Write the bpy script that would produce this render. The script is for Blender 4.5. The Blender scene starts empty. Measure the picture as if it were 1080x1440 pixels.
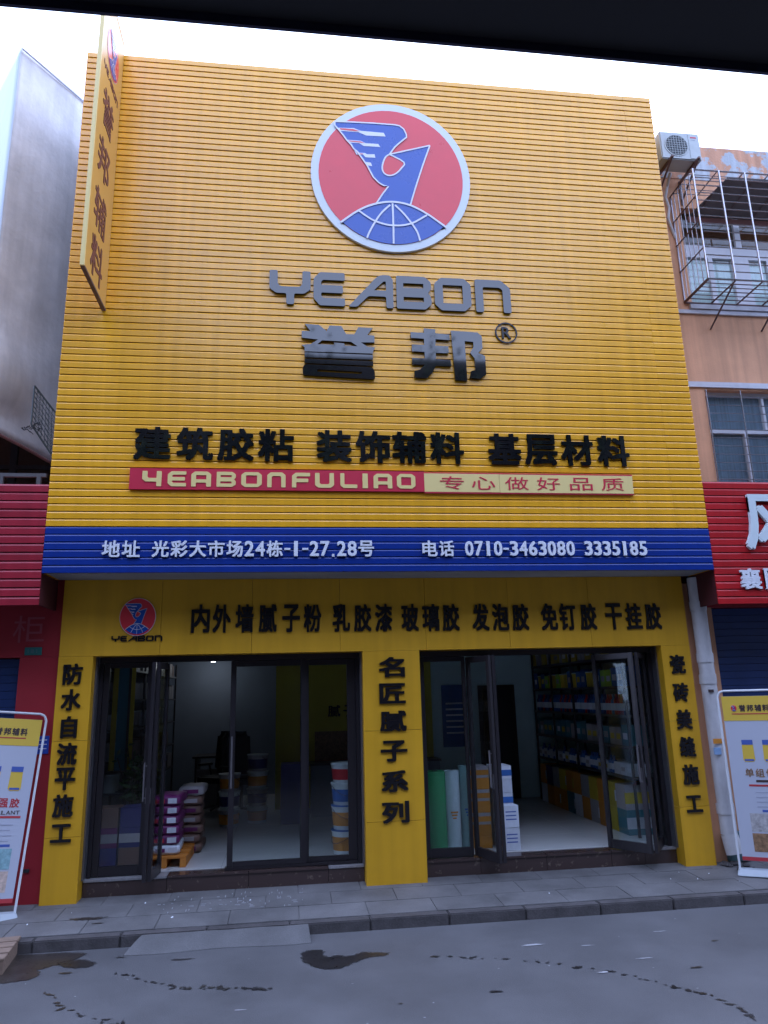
import bpy, bmesh, math, random
from mathutils import Vector, Matrix
random.seed(7)
S = bpy.context.scene
COL = S.collection
PI = math.pi

# ------------------------------------------------------------------ camera, sky, sun, exposure
CAM = Vector((0, -7.265, 1.928))
YAW, PITCH, ROLL, FPX = 0.13208, 0.24467, -0.02664, 1027.9
fw = Vector((math.sin(YAW)*math.cos(PITCH), math.cos(YAW)*math.cos(PITCH), math.sin(PITCH)))
rt = Vector((math.cos(YAW), -math.sin(YAW), 0)); up = rt.cross(fw)
r2 = math.cos(ROLL)*rt + math.sin(ROLL)*up; u2 = -math.sin(ROLL)*rt + math.cos(ROLL)*up
cd = bpy.data.cameras.new('camera'); cam = bpy.data.objects.new('camera', cd); COL.objects.link(cam)
M = Matrix((r2, u2, -fw)).transposed().to_4x4(); M.translation = CAM; cam.matrix_world = M
cd.sensor_fit = 'HORIZONTAL'; cd.sensor_width = 36; cd.lens = FPX/1080*36
cd.clip_start = 0.05; cd.clip_end = 1000
S.camera = cam

W = bpy.data.worlds.new('World'); S.world = W; W.use_nodes = True
nt = W.node_tree; nt.nodes.clear()
SUN_EL, SUN_AZ = math.radians(58), math.radians(20)
out = nt.nodes.new('ShaderNodeOutputWorld'); bg = nt.nodes.new('ShaderNodeBackground')
sky = nt.nodes.new('ShaderNodeTexSky'); sky.sky_type = 'NISHITA'; sky.sun_disc = False
sky.sun_elevation = SUN_EL; sky.sun_rotation = SUN_AZ; sky.dust_density = 3.0
mix = nt.nodes.new('ShaderNodeMixRGB'); mix.inputs[0].default_value = 0.75
mix.inputs[2].default_value = (12.2, 15.0, 23.5, 1)      # the pale overcast layer
nt.links.new(sky.outputs[0], mix.inputs[1]); nt.links.new(mix.outputs[0], bg.inputs[0])
bg.inputs[1].default_value = 0.15
nt.links.new(bg.outputs[0], out.inputs[0])
sl = bpy.data.lights.new('sun', 'SUN'); sl.energy = 0.5; sl.angle = math.radians(20); sl.color = (1, .95, .88)
so = bpy.data.objects.new('sun', sl); COL.objects.link(so)
sd = Vector((math.sin(SUN_AZ)*math.cos(SUN_EL), math.cos(SUN_AZ)*math.cos(SUN_EL), math.sin(SUN_EL)))
so.rotation_euler = sd.to_track_quat('Z', 'Y').to_euler()
S.view_settings.view_transform = 'Standard'; S.view_settings.look = 'None'
S.view_settings.gamma = 1; S.view_settings.use_curve_mapping = False
S.view_settings.exposure = 0.74
S.render.engine = 'CYCLES'
S.cycles.max_bounces = 8; S.cycles.transparent_max_bounces = 16

# ------------------------------------------------------------------ materials
def mat(name, col, rough=.6, var=.0, scale=3., bump=0., bscale=40., metal=0., spec=.5, col2=None, thr=None, rnd=0., detail=6., stretch=None, coat=0, speck=0, streak=0):
    m = bpy.data.materials.new(name); m.use_nodes = True
    n = m.node_tree; b = n.nodes['Principled BSDF']
    b.inputs['Roughness'].default_value = rough; b.inputs['Metallic'].default_value = metal
    b.inputs['Specular IOR Level'].default_value = spec
    b.inputs['Coat Weight'].default_value = coat; b.inputs['Coat Roughness'].default_value = .08
    c = (*col, 1)
    tc = n.nodes.new('ShaderNodeTexCoord'); geo = n.nodes.new('ShaderNodeNewGeometry')
    src = geo.outputs['Position']
    if stretch:
        mp = n.nodes.new('ShaderNodeMapping'); mp.inputs['Scale'].default_value = stretch
        n.links.new(src, mp.inputs[0]); src = mp.outputs[0]
    cur = None
    if var or col2:
        no = n.nodes.new('ShaderNodeTexNoise'); no.inputs['Scale'].default_value = scale; no.inputs['Detail'].default_value = detail
        no.inputs['Roughness'].default_value = .62
        n.links.new(src, no.inputs['Vector'])
        rp = n.nodes.new('ShaderNodeValToRGB')
        lo, hi = thr if thr else (.3, .7)
        rp.color_ramp.elements[0].position = lo; rp.color_ramp.elements[1].position = hi
        if col2:
            rp.color_ramp.elements[0].color = (*col2, 1); rp.color_ramp.elements[1].color = c
        else:
            rp.color_ramp.elements[0].color = tuple(x*(1-var) for x in col)+(1,)
            rp.color_ramp.elements[1].color = tuple(min(1, x*(1+var)) for x in col)+(1,)
        n.links.new(no.outputs['Fac'], rp.inputs[0]); cur = rp.outputs[0]
        rr = n.nodes.new('ShaderNodeMapRange'); rr.inputs[3].default_value = max(0, rough-.08); rr.inputs[4].default_value = min(1, rough+.08)
        n.links.new(no.outputs['Fac'], rr.inputs[0]); n.links.new(rr.outputs[0], b.inputs['Roughness'])
    for amt, sc, st_ in ((speck, 170, (1, 1, 1)), (streak, 2.2, (4.5, 4.5, .22))):
        if not amt: continue
        if not cur:
            rg = n.nodes.new('ShaderNodeRGB'); rg.outputs[0].default_value = c; cur = rg.outputs[0]
        mp2 = n.nodes.new('ShaderNodeMapping'); mp2.inputs['Scale'].default_value = st_; n.links.new(geo.outputs['Position'], mp2.inputs[0])
        n3 = n.nodes.new('ShaderNodeTexNoise'); n3.inputs['Scale'].default_value = sc; n3.inputs['Detail'].default_value = 4; n.links.new(mp2.outputs[0], n3.inputs['Vector'])
        m3 = n.nodes.new('ShaderNodeMapRange'); m3.inputs[1].default_value = .32; m3.inputs[2].default_value = .68; m3.inputs[3].default_value = 1-amt; m3.inputs[4].default_value = 1+amt*.6
        n.links.new(n3.outputs['Fac'], m3.inputs[0]); h3 = n.nodes.new('ShaderNodeHueSaturation'); n.links.new(m3.outputs[0], h3.inputs['Value']); n.links.new(cur, h3.inputs['Color']); cur = h3.outputs[0]
    if rnd:
        oi = n.nodes.new('ShaderNodeObjectInfo'); hs = n.nodes.new('ShaderNodeHueSaturation')
        mr = n.nodes.new('ShaderNodeMapRange'); mr.inputs[3].default_value = 1-rnd; mr.inputs[4].default_value = 1+rnd
        n.links.new(oi.outputs['Random'], mr.inputs[0]); n.links.new(mr.outputs[0], hs.inputs['Value'])
        if cur: n.links.new(cur, hs.inputs['Color'])
        else: hs.inputs['Color'].default_value = c
        cur = hs.outputs[0]
    if cur: n.links.new(cur, b.inputs['Base Color'])
    else: b.inputs['Base Color'].default_value = c
    if bump:
        n2 = n.nodes.new('ShaderNodeTexNoise'); n2.inputs['Scale'].default_value = bscale; n2.inputs['Detail'].default_value = 5
        n.links.new(src, n2.inputs['Vector'])
        bp = n.nodes.new('ShaderNodeBump'); bp.inputs['Strength'].default_value = bump; bp.inputs['Distance'].default_value = .01
        n.links.new(n2.outputs['Fac'], bp.inputs['Height']); n.links.new(bp.outputs[0], b.inputs['Normal'])
    return m

def glass(name, tint=(.90, .93, .93)):
    m = bpy.data.materials.new(name); m.use_nodes = True; n = m.node_tree; n.nodes.clear()
    o = n.nodes.new('ShaderNodeOutputMaterial'); mx = n.nodes.new('ShaderNodeMixShader')
    t = n.nodes.new('ShaderNodeBsdfTransparent'); t.inputs[0].default_value = (*tint, 1)
    g = n.nodes.new('ShaderNodeBsdfGlossy'); g.inputs['Roughness'].default_value = .01
    f = n.nodes.new('ShaderNodeFresnel'); gm = n.nodes.new('ShaderNodeNewGeometry'); mr = n.nodes.new('ShaderNodeMapRange')
    mr.inputs[3].default_value = 1.5; mr.inputs[4].default_value = 1/1.5      # the same index on both faces of the sheet
    n.links.new(gm.outputs['Backfacing'], mr.inputs[0]); n.links.new(mr.outputs[0], f.inputs[0])
    n.links.new(f.outputs[0], mx.inputs[0]); n.links.new(t.outputs[0], mx.inputs[1]); n.links.new(g.outputs[0], mx.inputs[2])
    n.links.new(mx.outputs[0], o.inputs[0]); return m

m_yel = mat('yellow_slat_paint', (.82, .385, .012), .26, var=.05, scale=1.2, bump=.12, bscale=9, rnd=.045, spec=.75, streak=.09, stretch=(.25, 1, 1.5))
m_yel_back = mat('yellow_backing', (.16, .06, .006), .6)
m_blu = mat('blue_slat_paint', (.002, .026, .22), .30, streak=.08, var=.08, scale=1.5, rnd=.05, stretch=(.25, 1, 1.5))
m_blu_back = mat('blue_backing', (.005, .012, .09), .6)
m_red = mat('red_slat_paint', (.42, .010, .014), .36, spec=.35, streak=.12, var=.12, scale=2, rnd=.07, stretch=(.3, 1, 1.5))
m_redl = mat('faded_red_slat_paint', (.32, .014, .030), .40, spec=.4, streak=.15, var=.16, scale=2, rnd=.10, stretch=(.3, 1, 1.5))
m_red_back = mat('red_backing', (.06, .006, .01), .6)
m_gloss = mat('glossy_black_acrylic', (.005, .005, .007), .05, spec=.85)
m_black = mat('black_letter_plastic', (.010, .009, .011), .28, spec=.4)
m_wht = mat('white_letter_plastic', (.72, .74, .80), .35)
m_acp = mat('yellow_panel_coating', (.67, .35, .015), .42, streak=.07, var=.06, scale=1.6, bump=.14, bscale=4, rnd=.03)
m_soff = mat('grey_soffit_sheet', (.30, .32, .34), .55, var=.2, scale=2, stretch=(.4, 2, 1))
m_ring = mat('silver_rim', (.62, .66, .66), .3, metal=0)
m_lred = mat('logo_red', (.70, .040, .055), .3, var=.04)
m_lblu = mat('logo_blue', (.012, .075, .38), .28, var=.04)
m_lwht = mat('logo_outline', (.68, .68, .74), .3)
m_cream = mat('cream_sign_plate', (.80, .62, .24), .4)
m_sred = mat('red_sign_plate', (.56, .018, .05), .4)
m_plast_or = mat('orange_plaster', (.68, .35, .20), .85, streak=.16, speck=.08, var=.12, scale=1.3, bump=.25, bscale=60, rnd=0)
m_peel = mat('peeling_parapet_paint', (.60, .31, .19), .85, col2=(.46, .49, .52), thr=(.50, .535), scale=3.4, streak=.25, bump=.4, bscale=30)
m_band = mat('pale_band_paint', (.55, .55, .60), .8, var=.15, scale=4)
m_redwall = mat('red_wall_paint', (.31, .009, .018), .65, var=.10, scale=1.5, bump=.1)
m_terra = mat('terracotta_wall', (.20, .085, .05), .85, var=.2, scale=2, bump=.3)
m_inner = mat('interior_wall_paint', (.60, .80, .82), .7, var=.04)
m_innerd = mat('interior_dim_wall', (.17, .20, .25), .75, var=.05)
m_olive = mat('olive_yellow_wall', (.55, .46, .04), .6, var=.04)
m_ceil = mat('ceiling_paint', (.5, .52, .54), .8)
m_tile = mat('glossy_floor_tile', (.68, .68, .67), .10, var=.04, scale=1.5, rnd=.02)
m_alu = mat('dark_aluminium', (.030, .026, .030), .35, metal=.3)
m_alul = mat('dull_aluminium_trim', (.16, .15, .16), .4, metal=.5)
m_marb = mat('brown_marble', (.060, .038, .035), .16, col2=(.13, .095, .078), thr=(.34, .40), scale=16, detail=9)
m_gran = mat('grey_granite_sill', (.26, .25, .26), .4, var=.25, scale=60)
m_glass = glass('door_glass'); m_glassd = glass('window_glass', (.55, .62, .64)); m_glassm = glass('pale_window_glass', (.92, .96, .96))
m_pave = mat('pavement_slab_stone', (.130, .126, .128), .72, var=.30, scale=2.6, bump=.35, bscale=80, rnd=.06, detail=10, speck=.22, streak=0)
m_kerb = mat('kerb_stone', (.080, .072, .074), .75, var=.28, scale=8, bump=.4, bscale=60, rnd=.10, speck=.25)
m_joint = mat('dark_mortar', (.085, .08, .083), .9, bump=.3)
m_road = mat('road_concrete', (.098, .097, .102), .66, var=.26, scale=.9, bump=.30, bscale=120, detail=12, speck=.22)
m_ramp = mat('ramp_cement', (.112, .110, .114), .7, var=.2, scale=3, speck=.2, bump=.3, bscale=70)
m_wet = mat('wet_film', (.030, .026, .025), .32, var=.3, scale=6, bump=.2, bscale=80)
m_wetb = mat('rusty_wet_film', (.045, .036, .032), .35, var=.35, scale=9, bump=.2)
m_spl = mat('dried_mortar', (.34, .34, .36), .85)
m_tarp = mat('grey_white_tarp', (.62, .59, .58), .9, spec=.15, var=.14, scale=2.2, bump=.6, bscale=16, streak=.10, speck=.05)
m_tarpb = mat('sidelit_blue_tarp', (.50, .56, .62), .5, var=.10, scale=1.5, bump=.3, bscale=6)  # same tarp as the front; bluish side light is put into this colour
m_hem = mat('reddish_hem', (.25, .12, .11), .7, var=.2, scale=10)
m_shut = mat('blue_roller_shutter', (.012, .035, .13), .4, var=.15, scale=4)
m_steel = mat('stainless_bar', (.40, .385, .42), .25, metal=.85)
m_rust = mat('rusty_bar', (.12, .07, .065), .6, var=.3, scale=14)
m_pvc = mat('white_pvc_pipe', (.50, .49, .50), .45, var=.18, scale=7, stretch=(1, 1, .4), bump=.1)
m_acw = mat('aged_white_casing', (.42, .45, .45), .4, var=.08, scale=8)
m_acd = mat('dark_fan_well', (.05, .06, .065), .5)
m_uframe = mat('white_upvc_frame', (.60, .60, .64), .35, var=.06)
m_awn = mat('brown_awning_sheet', (.14, .12, .12), .8, var=.2, scale=5)
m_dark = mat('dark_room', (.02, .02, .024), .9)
m_curt = mat('pale_curtain', (.62, .68, .66), .8, var=.12, scale=10, stretch=(5, 1, .3))
m_pos = mat('poster_sheet', (.46, .48, .56), .45)
m_posy = mat('poster_yellow', (.68, .46, .06), .45)
m_ptxt = mat('poster_dark_print', (.05, .03, .03), .5)
m_ptxr = mat('poster_red_print', (.45, .04, .05), .5)
m_ptxb = mat('poster_blue_print', (.06, .11, .38), .5)
m_ptxg = mat('poster_grey_print', (.34, .36, .45), .5)
m_pbr = mat('poster_photo_brown', (.26, .15, .08), .5, var=.5, scale=30)
m_pgr = mat('poster_photo_grey', (.40, .38, .38), .5, var=.35, scale=30)
m_ppk = mat('poster_photo_pale', (.55, .42, .36), .5, var=.3, scale=30)
m_ptl = mat('poster_photo_teal', (.22, .38, .42), .5, var=.3, scale=30)
m_ptube = mat('white_tube', (.66, .68, .72), .3)
m_pbase = mat('grey_plastic_base', (.36, .40, .44), .45, var=.1)
m_wood = mat('weathered_plank', (.22, .15, .11), .8, var=.25, scale=7, stretch=(1, 8, 8), bump=.3, rnd=.1)
m_opal = mat('orange_pallet_wood', (.55, .20, .03), .6, var=.15, scale=8)
m_green = mat('leaf', (.045, .09, .03), .6, rnd=.0, var=.4, scale=3)
m_bark = mat('bark', (.08, .06, .045), .9, bump=.5, var=.3, scale=9)
m_can = mat('dark_canopy_sheet', (.018, .018, .022), .7, var=.2)
m_canfringe = mat('navy_lens_fringe', (.022, .022, .060), .5)  # colour of the blue lens fringe, not of a canopy part
m_opp = mat('opposite_plaster', (.055, .052, .05), .85, var=.15, scale=1)
m_ground = mat('ground_concrete', (.17, .165, .165), .9, var=.15, scale=.6, bump=.3)
m_plate = mat('blue_enamel_plate', (.02, .07, .42), .35)
m_gplate = mat('green_number_plate', (.02, .13, .12), .4)
m_faint = mat('faded_glue_marks', (.34, .06, .08), .8)
m_mesh = mat('dark_green_wire', (.05, .07, .08), .6)
m_door = mat('dark_brown_door', (.030, .020, .018), .4)
m_chair = mat('black_leatherette', (.012, .012, .014), .4)
m_teal = mat('faded_teal_board', (.06, .13, .14), .6, var=.2)
m_shelf = mat('dark_shelf_metal', (.05, .05, .06), .45)
def pm(name, c, r=.45): return mat(name, c, r, var=.06, scale=20, rnd=.15)
m_whiteb = pm('white_bucket_plastic', (.62, .68, .70)); m_bluel = pm('blue_label', (.03, .12, .38)); m_orl = pm('orange_label', (.60, .24, .03))
m_redl2 = pm('red_label', (.50, .03, .04)); m_yell = pm('yellow_label', (.55, .42, .04)); m_purp = pm('purple_bag', (.13, .015, .10)); m_brn = pm('brown_bag', (.16, .09, .07))
m_grn = pm('green_roll', (.02, .26, .09)); m_wrl = pm('white_roll', (.46, .56, .60)); m_trl = pm('pale_teal_roll', (.22, .38, .38))
m_cart = pm('grey_carton', (.36, .34, .36)); m_whc = pm('white_carton', (.62, .66, .74)); m_lime = pm('lime_label', (.30, .55, .03)); m_navy = pm('navy_bin', (.03, .03, .15)); m_tealb = pm('teal_carton', (.06, .22, .28))
m_led = bpy.data.materials.new('lit_led'); m_led.use_nodes = True
m_led.node_tree.nodes['Principled BSDF'].inputs['Emission Color'].default_value = (.8, .85, 1, 1)
m_led.node_tree.nodes['Principled BSDF'].inputs['Emission Strength'].default_value = 6

# ------------------------------------------------------------------ helpers
def tag(o, label=None, cat=None, group=None, kind=None):
    if label: o['label'] = label
    if cat: o['category'] = cat
    if group: o['group'] = group
    if kind: o['kind'] = kind
    return o
def link(name, me, parent=None, mtl=None, loc=None, rot=None):
    o = bpy.data.objects.new(name, me); COL.objects.link(o)
    if mtl and me and not me.materials: me.materials.append(mtl)
    if parent: o.parent = parent
    if loc: o.location = loc
    if rot: o.rotation_euler = rot
    return o
def thing(name, label, cat, loc=(0, 0, 0), rz=0, group=None, rot=None):
    o = bpy.data.objects.new(name, None); COL.objects.link(o); o.location = loc
    o.rotation_euler = rot if rot else (0, 0, rz); o.empty_display_size = .1
    return tag(o, label, cat, group)
class MB:
    def __init__(s): s.v = []; s.f = []
    def poly(s, vs, fs):
        k = len(s.v); s.v += [tuple(v) for v in vs]; s.f += [tuple(i+k for i in f) for f in fs]; return s
    def box(s, x0, x1, y0, y1, z0, z1):
        return s.poly([(x0,y0,z0),(x1,y0,z0),(x1,y1,z0),(x0,y1,z0),(x0,y0,z1),(x1,y0,z1),(x1,y1,z1),(x0,y1,z1)],
                      [(0,3,2,1),(4,5,6,7),(0,1,5,4),(1,2,6,5),(2,3,7,6),(3,0,4,7)])
    def tube(s, a, b, r, n=8, r2=None):
        a, b = Vector(a), Vector(b); d = (b-a).normalized(); x = d.orthogonal().normalized(); y = d.cross(x); r2 = r if r2 is None else r2
        vs = [a+(x*math.cos(t)+y*math.sin(t))*r for t in [2*PI*i/n for i in range(n)]]+[b+(x*math.cos(t)+y*math.sin(t))*r2 for t in [2*PI*i/n for i in range(n)]]
        return s.poly(vs, [(i,(i+1)%n,n+(i+1)%n,n+i) for i in range(n)]+[tuple(range(n))[::-1], tuple(range(n,2*n))])
    def lathe(s, prof, n=20, c=(0,0,0)):
        k = len(prof); vs = []
        for r, z in prof:
            for i in range(n): vs.append((c[0]+r*math.cos(2*PI*i/n), c[1]+r*math.sin(2*PI*i/n), c[2]+z))
        fs = [(j*n+i, j*n+(i+1)%n, (j+1)*n+(i+1)%n, (j+1)*n+i) for j in range(k-1) for i in range(n)]
        fs += [tuple(range(n))[::-1], tuple(range((k-1)*n, k*n))]
        return s.poly(vs, fs)
    def mesh(s, name, mtl=None, smooth=False, bevel=0):
        me = bpy.data.meshes.new(name); me.from_pydata(s.v, [], s.f)
        if bevel:
            bm = bmesh.new(); bm.from_mesh(me)
            bmesh.ops.bevel(bm, geom=bm.edges[:], offset=bevel, segments=2, affect='EDGES', clamp_overlap=True); bm.to_mesh(me); bm.free()
        if smooth:
            for p in me.polygons: p.use_smooth = True
            me.set_sharp_from_angle(angle=.7)
        if mtl: me.materials.append(mtl)
        return me
    def build(s, name, mtl, parent=None, smooth=False, bevel=0, loc=None):
        return link(name, s.mesh(name, mtl, smooth, bevel), parent, None, loc)
def box(name, b, mtl, parent=None, bevel=0): return MB().box(*b).build(name, mtl, parent, bevel=bevel)

_cache = {}
def from_curve(cu):
    o = bpy.data.objects.new('tmp', cu); COL.objects.link(o)
    bpy.context.view_layer.update()
    dg = bpy.context.evaluated_depsgraph_get(); me = bpy.data.meshes.new_from_object(o.evaluated_get(dg))
    bpy.data.objects.remove(o); return me
def glyph_mesh(ch, off):
    if (ch, off) in _cache: return _cache[(ch, off)]
    cu = bpy.data.curves.new('g', 'FONT'); cu.body = ch; cu.extrude = .5; cu.offset = off; cu.resolution_u = 3; cu.fill_mode = 'BOTH'
    me = from_curve(cu); xs = [v.co.x for v in me.vertices]; ys = [v.co.y for v in me.vertices]
    # offset of CJK extends bounds: normalise to the unit square
    x0, x1, y0, y1 = min(xs), max(xs), min(ys), max(ys)
    _cache[(ch, off)] = (me, x0, x1, y0, y1); return _cache[(ch, off)]
def glyph(ch, cx, cz, w, h, y, depth, mtl, parent, off=.022, name='letter', axis='xz', keep=False):
    """raised letter fitted in w x h round (cx, cz), its front face at y-depth"""
    src, x0, x1, y0, y1 = glyph_mesh(ch, 0)
    if off < .008: sh = [(0, 0)]
    else:
        e = off*1.15; sh = [(0, 0), (e, e*.8), (-e, -e*.8), (e, -e*.8), (-e, e*.8)]
        if off > .03: sh += [(e, 0), (-e, 0), (0, e*.8), (0, -e*.8)]
    e = max(q[0] for q in sh); W_ = x1-x0+2*e; H_ = y1-y0+1.6*e
    V = []; F = []; polys = [tuple(p.vertices) for p in src.polygons]
    for i, (sx, sy) in enumerate(sh):
        k = len(V); dd = .0004*i if depth > .012 else .00015*i
        for v in src.vertices:
            u = (v.co.x+sx-(x0+x1)/2)/W_*w; t = (v.co.y+sy-(y0+y1)/2)/H_*h; d = -(v.co.z+.5)*depth-(dd if v.co.z > 0 else 0)
            V.append((cx+u, y+d, cz+t) if axis == 'xz' else (y-d, cx+u, cz+t))
        F += [tuple(q+k for q in p) for p in polys]
    me = bpy.data.meshes.new(name); me.from_pydata(V, [], F)
    me.materials.append(mtl)
    return link(name, me, parent)
def shape(loops, fn, y, depth, mtl, parent, name, res=1, axis='xz'):
    """flat outline with holes, given thickness"""
    cu = bpy.data.curves.new('s', 'CURVE'); cu.dimensions = '2D'; cu.fill_mode = 'BOTH'; cu.extrude = depth/2
    for lp in loops:
        sp = cu.splines.new('POLY'); sp.points.add(len(lp)-1); sp.use_cyclic_u = True
        for i, q in enumerate(lp): a, b = fn(*q); sp.points[i].co = (a, b, 0, 1)
    me = from_curve(cu); me.name = name
    for v in me.vertices:
        a, b, c = v.co; v.co = (a, y-depth/2-c, b) if axis == 'xz' else (y+depth/2+c, a, b)
    me.materials.clear(); me.materials.append(mtl)
    if parent is None: return me
    return link(name, me, parent)
def rounded(pts, r=.06, n=3):
    res = []; N = len(pts)
    for i, p in enumerate(pts):
        a, b, c = Vector(pts[i-1]), Vector(p), Vector(pts[(i+1) % N])
        d1, d2 = (a-b), (c-b); k = min(r, d1.length*.45, d2.length*.45)
        if d1.angle(d2, 0) > 2.9: res.append(p); continue
        p1 = b+d1.normalized()*k; p2 = b+d2.normalized()*k
        for j in range(n+1):
            t = j/n; q = p1*(1-t)**2+b*2*t*(1-t)+p2*t*t; res.append((q.x, q.y))
    return res
def smooth_line(pts, n=6):
    res = []
    P = [pts[0]]+list(pts)+[pts[-1]]
    for i in range(1, len(P)-2):
        p0, p1, p2, p3 = [Vector(P[i+k-1]) for k in range(4)]
        for j in range(n):
            t = j/n; q = .5*((2*p1)+(p2-p0)*t+(2*p0-5*p1+4*p2-p3)*t*t+(3*p1-p0-3*p2+p3)*t**3); res.append((q.x, q.y))
    res.append(tuple(pts[-1])); return res
def ribbon(pts, w):
    L = []; R_ = []
    for i, p in enumerate(pts):
        a = Vector(pts[max(0, i-1)]); b = Vector(pts[min(len(pts)-1, i+1)]); d = (b-a).normalized(); nn = Vector((-d.y, d.x))*w/2
        L.append(tuple(Vector(p)+nn)); R_.append(tuple(Vector(p)-nn))
    return L+R_[::-1]

# ------------------------------------------------------------------ ground
ZP = .13      # pavement height at the shopfront; it falls to .085 at the kerb
KY = -.46
def zp(y): return .085+(min(y, .7)-KY)/(.65-KY)*(ZP-.085)
g = MB().poly([(-120,-120,-.02),(120,-120,-.02),(120,120,-.02),(-120,120,-.02)], [(0,1,2,3)]).build('ground', m_ground); tag(g, kind='structure')
rd = MB()
rd.poly([(-40,-9,0),(40,-9,0),(40,KY,0),(-40,KY,0)], [(0,1,2,3)])
road = rd.build('road', m_road); tag(road, kind='structure')
pv = MB().poly([(-40,KY+.11,-.02),(40,KY+.11,-.02),(40,.9,-.02),(-40,.9,-.02),(-40,KY+.11,zp(KY)-.012),(40,KY+.11,zp(KY)-.012),(40,.9,ZP-.012),(-40,.9,ZP-.012)],
   [(0,1,5,4),(4,5,6,7),(1,2,6,5),(3,0,4,7),(2,3,7,6)]).build('pavement', m_joint); tag(pv, kind='structure')
def slab_mesh(w, d, t=.03, jit=0):
    return MB().box(0, w, 0, d, -t, 0).mesh('paving_slab', m_pave, bevel=.003)
SW, SD = .60, .36
sm = slab_mesh(SW-.003, SD-.003)
tilt = math.atan((ZP-.085)/(.65-KY))
for r in range(3):
    y = KY+.118+r*SD
    for i in range(16):
        x = -4.1+i*SW+(r % 2)*SW/2
        o = link('paving_slab', sm, pv, loc=(x, y, zp(y)+random.uniform(-.0015, .0015)), rot=(tilt+random.uniform(-.003, .003), random.uniform(-.003, .003), 0))
bx = [-30, -4.1]; 
for a, b in ((-40, -4.12), (5.85, 40)):
    MB().poly([(a,KY+.118,zp(KY)-.01),(b,KY+.118,zp(KY)-.01),(b,.88,ZP-.008),(a,.88,ZP-.008),(a,KY+.118,zp(KY)),(b,KY+.118,zp(KY)),(b,.88,ZP),(a,.88,ZP)],
       [(4,5,6,7),(0,1,5,4),(1,2,6,5),(3,0,4,7)]).build('paving_strip', m_pave, pv)
kerb = MB().box(-40, 40, KY+.02, KY+.105, -.02, .06).build('kerb', m_joint); tag(kerb, kind='structure')
km = MB().box(0, .672, 0, .11, -.10, 0).mesh('kerb_stone', m_kerb, bevel=.008)
x = -4.1+.04
while x < 6.5:
    link('kerb_stone', km, kerb, loc=(x, KY+random.uniform(-.003, .003), .087+random.uniform(-.002, .002))); x += .68
for a, b in ((-40, -4.08), (6.9, 40)): box('kerb_stone', (a, b, KY, KY+.11, -.01, .085), m_kerb, kerb)
# cement ramp over the kerb
def ramp():
    bm = MB(); n = 24; m = 5; vs = []
    for j in range(m+1):
        t = j/m
        for i in range(n+1):
            s = i/n
            y = KY-.012-(.205+.02*math.sin(s*9))*t
            x = -1.27+(1.46)*s+(.10*(1-t) if s < .5 else -.02*(1-t))*abs(1-2*s)
            z = .083*(1-t**1.15)+.006*(1-t)*math.sin(s*20)*.3+(.006 if j else .002)
            vs.append((x, y, max(z, .004)))
    for i in range(n+1): vs.append((vs[i][0], KY-.01, -.01))
    for i in range(n+1): vs.append((vs[m*(n+1)+i][0], vs[m*(n+1)+i][1]-.004, -.01))
    f = [(j*(n+1)+i, (j+1)*(n+1)+i, (j+1)*(n+1)+i+1, j*(n+1)+i+1) for j in range(m) for i in range(n)]
    A = (m+1)*(n+1); B = A+n+1
    f += [(m*(n+1)+i, B+i, B+i+1, m*(n+1)+i+1) for i in range(n)]
    for i0 in (0, n):
        for j in range(m): f.append((j*(n+1)+i0, (j+1)*(n+1)+i0, B+i0, A+i0))
    return bm.poly(vs, f).build('kerb_ramp', m_ramp, smooth=True)
o = ramp(); tag(o, kind='structure')

def stain_mat(name, col, rough):
    """wet or dirty film whose cover thins out towards its own rim"""
    m = mat(name, col, rough, var=.3, scale=7, bump=.15, bscale=90); n = m.node_tree; b = n.nodes['Principled BSDF']; o = n.nodes['Material Output']
    at = n.nodes.new('ShaderNodeAttribute'); at.attribute_name = 'cover'; ge = n.nodes.new('ShaderNodeNewGeometry')
    no = n.nodes.new('ShaderNodeTexNoise'); no.inputs['Scale'].default_value = 26; no.inputs['Detail'].default_value = 6; n.links.new(ge.outputs['Position'], no.inputs['Vector'])
    ad = n.nodes.new('ShaderNodeMath'); ad.operation = 'MULTIPLY_ADD'; ad.inputs[1].default_value = 1.3; n.links.new(no.outputs['Fac'], ad.inputs[0]); n.links.new(at.outputs['Fac'], ad.inputs[2])
    mr = n.nodes.new('ShaderNodeMapRange'); mr.inputs[1].default_value = .82; mr.inputs[2].default_value = 1.45; mr.inputs[4].default_value = .93; n.links.new(ad.outputs[0], mr.inputs[0])
    tr = n.nodes.new('ShaderNodeBsdfTransparent'); mx = n.nodes.new('ShaderNodeMixShader')
    n.links.new(mr.outputs[0], mx.inputs[0]); n.links.new(tr.outputs[0], mx.inputs[1]); n.links.new(b.outputs[0], mx.inputs[2]); n.links.new(mx.outputs[0], o.inputs[0]); return m
m_wet = stain_mat('wet_film', (.026, .023, .023), .30); m_wetb = stain_mat('rusty_wet_film', (.040, .032, .028), .32)
cover = {}
def blob(mb, cx, cy, rx, ry, n=14, z=.004, jag=.3, ang=0):
    ph = [random.uniform(0, 6.28) for _ in range(3)]; vs = []; L = cover.setdefault(id(mb), [])
    for q, cv in ((1.15, 0), (.6, .85)):
        for i in range(n):
            t = 2*PI*i/n; k = q*(1+jag*(.5*math.sin(2*t+ph[0])+.35*math.sin(3*t+ph[1])+.3*math.sin(5*t+ph[2])))
            a, b = rx*k*math.cos(t), ry*k*math.sin(t)
            vs.append((cx+a*math.cos(ang)-b*math.sin(ang), cy+a*math.sin(ang)+b*math.cos(ang), z)); L.append(cv)
    mb.poly(vs, [(i, (i+1) % n, n+(i+1) % n, n+i) for i in range(n)]+[tuple(range(n, 2*n))])
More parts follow.
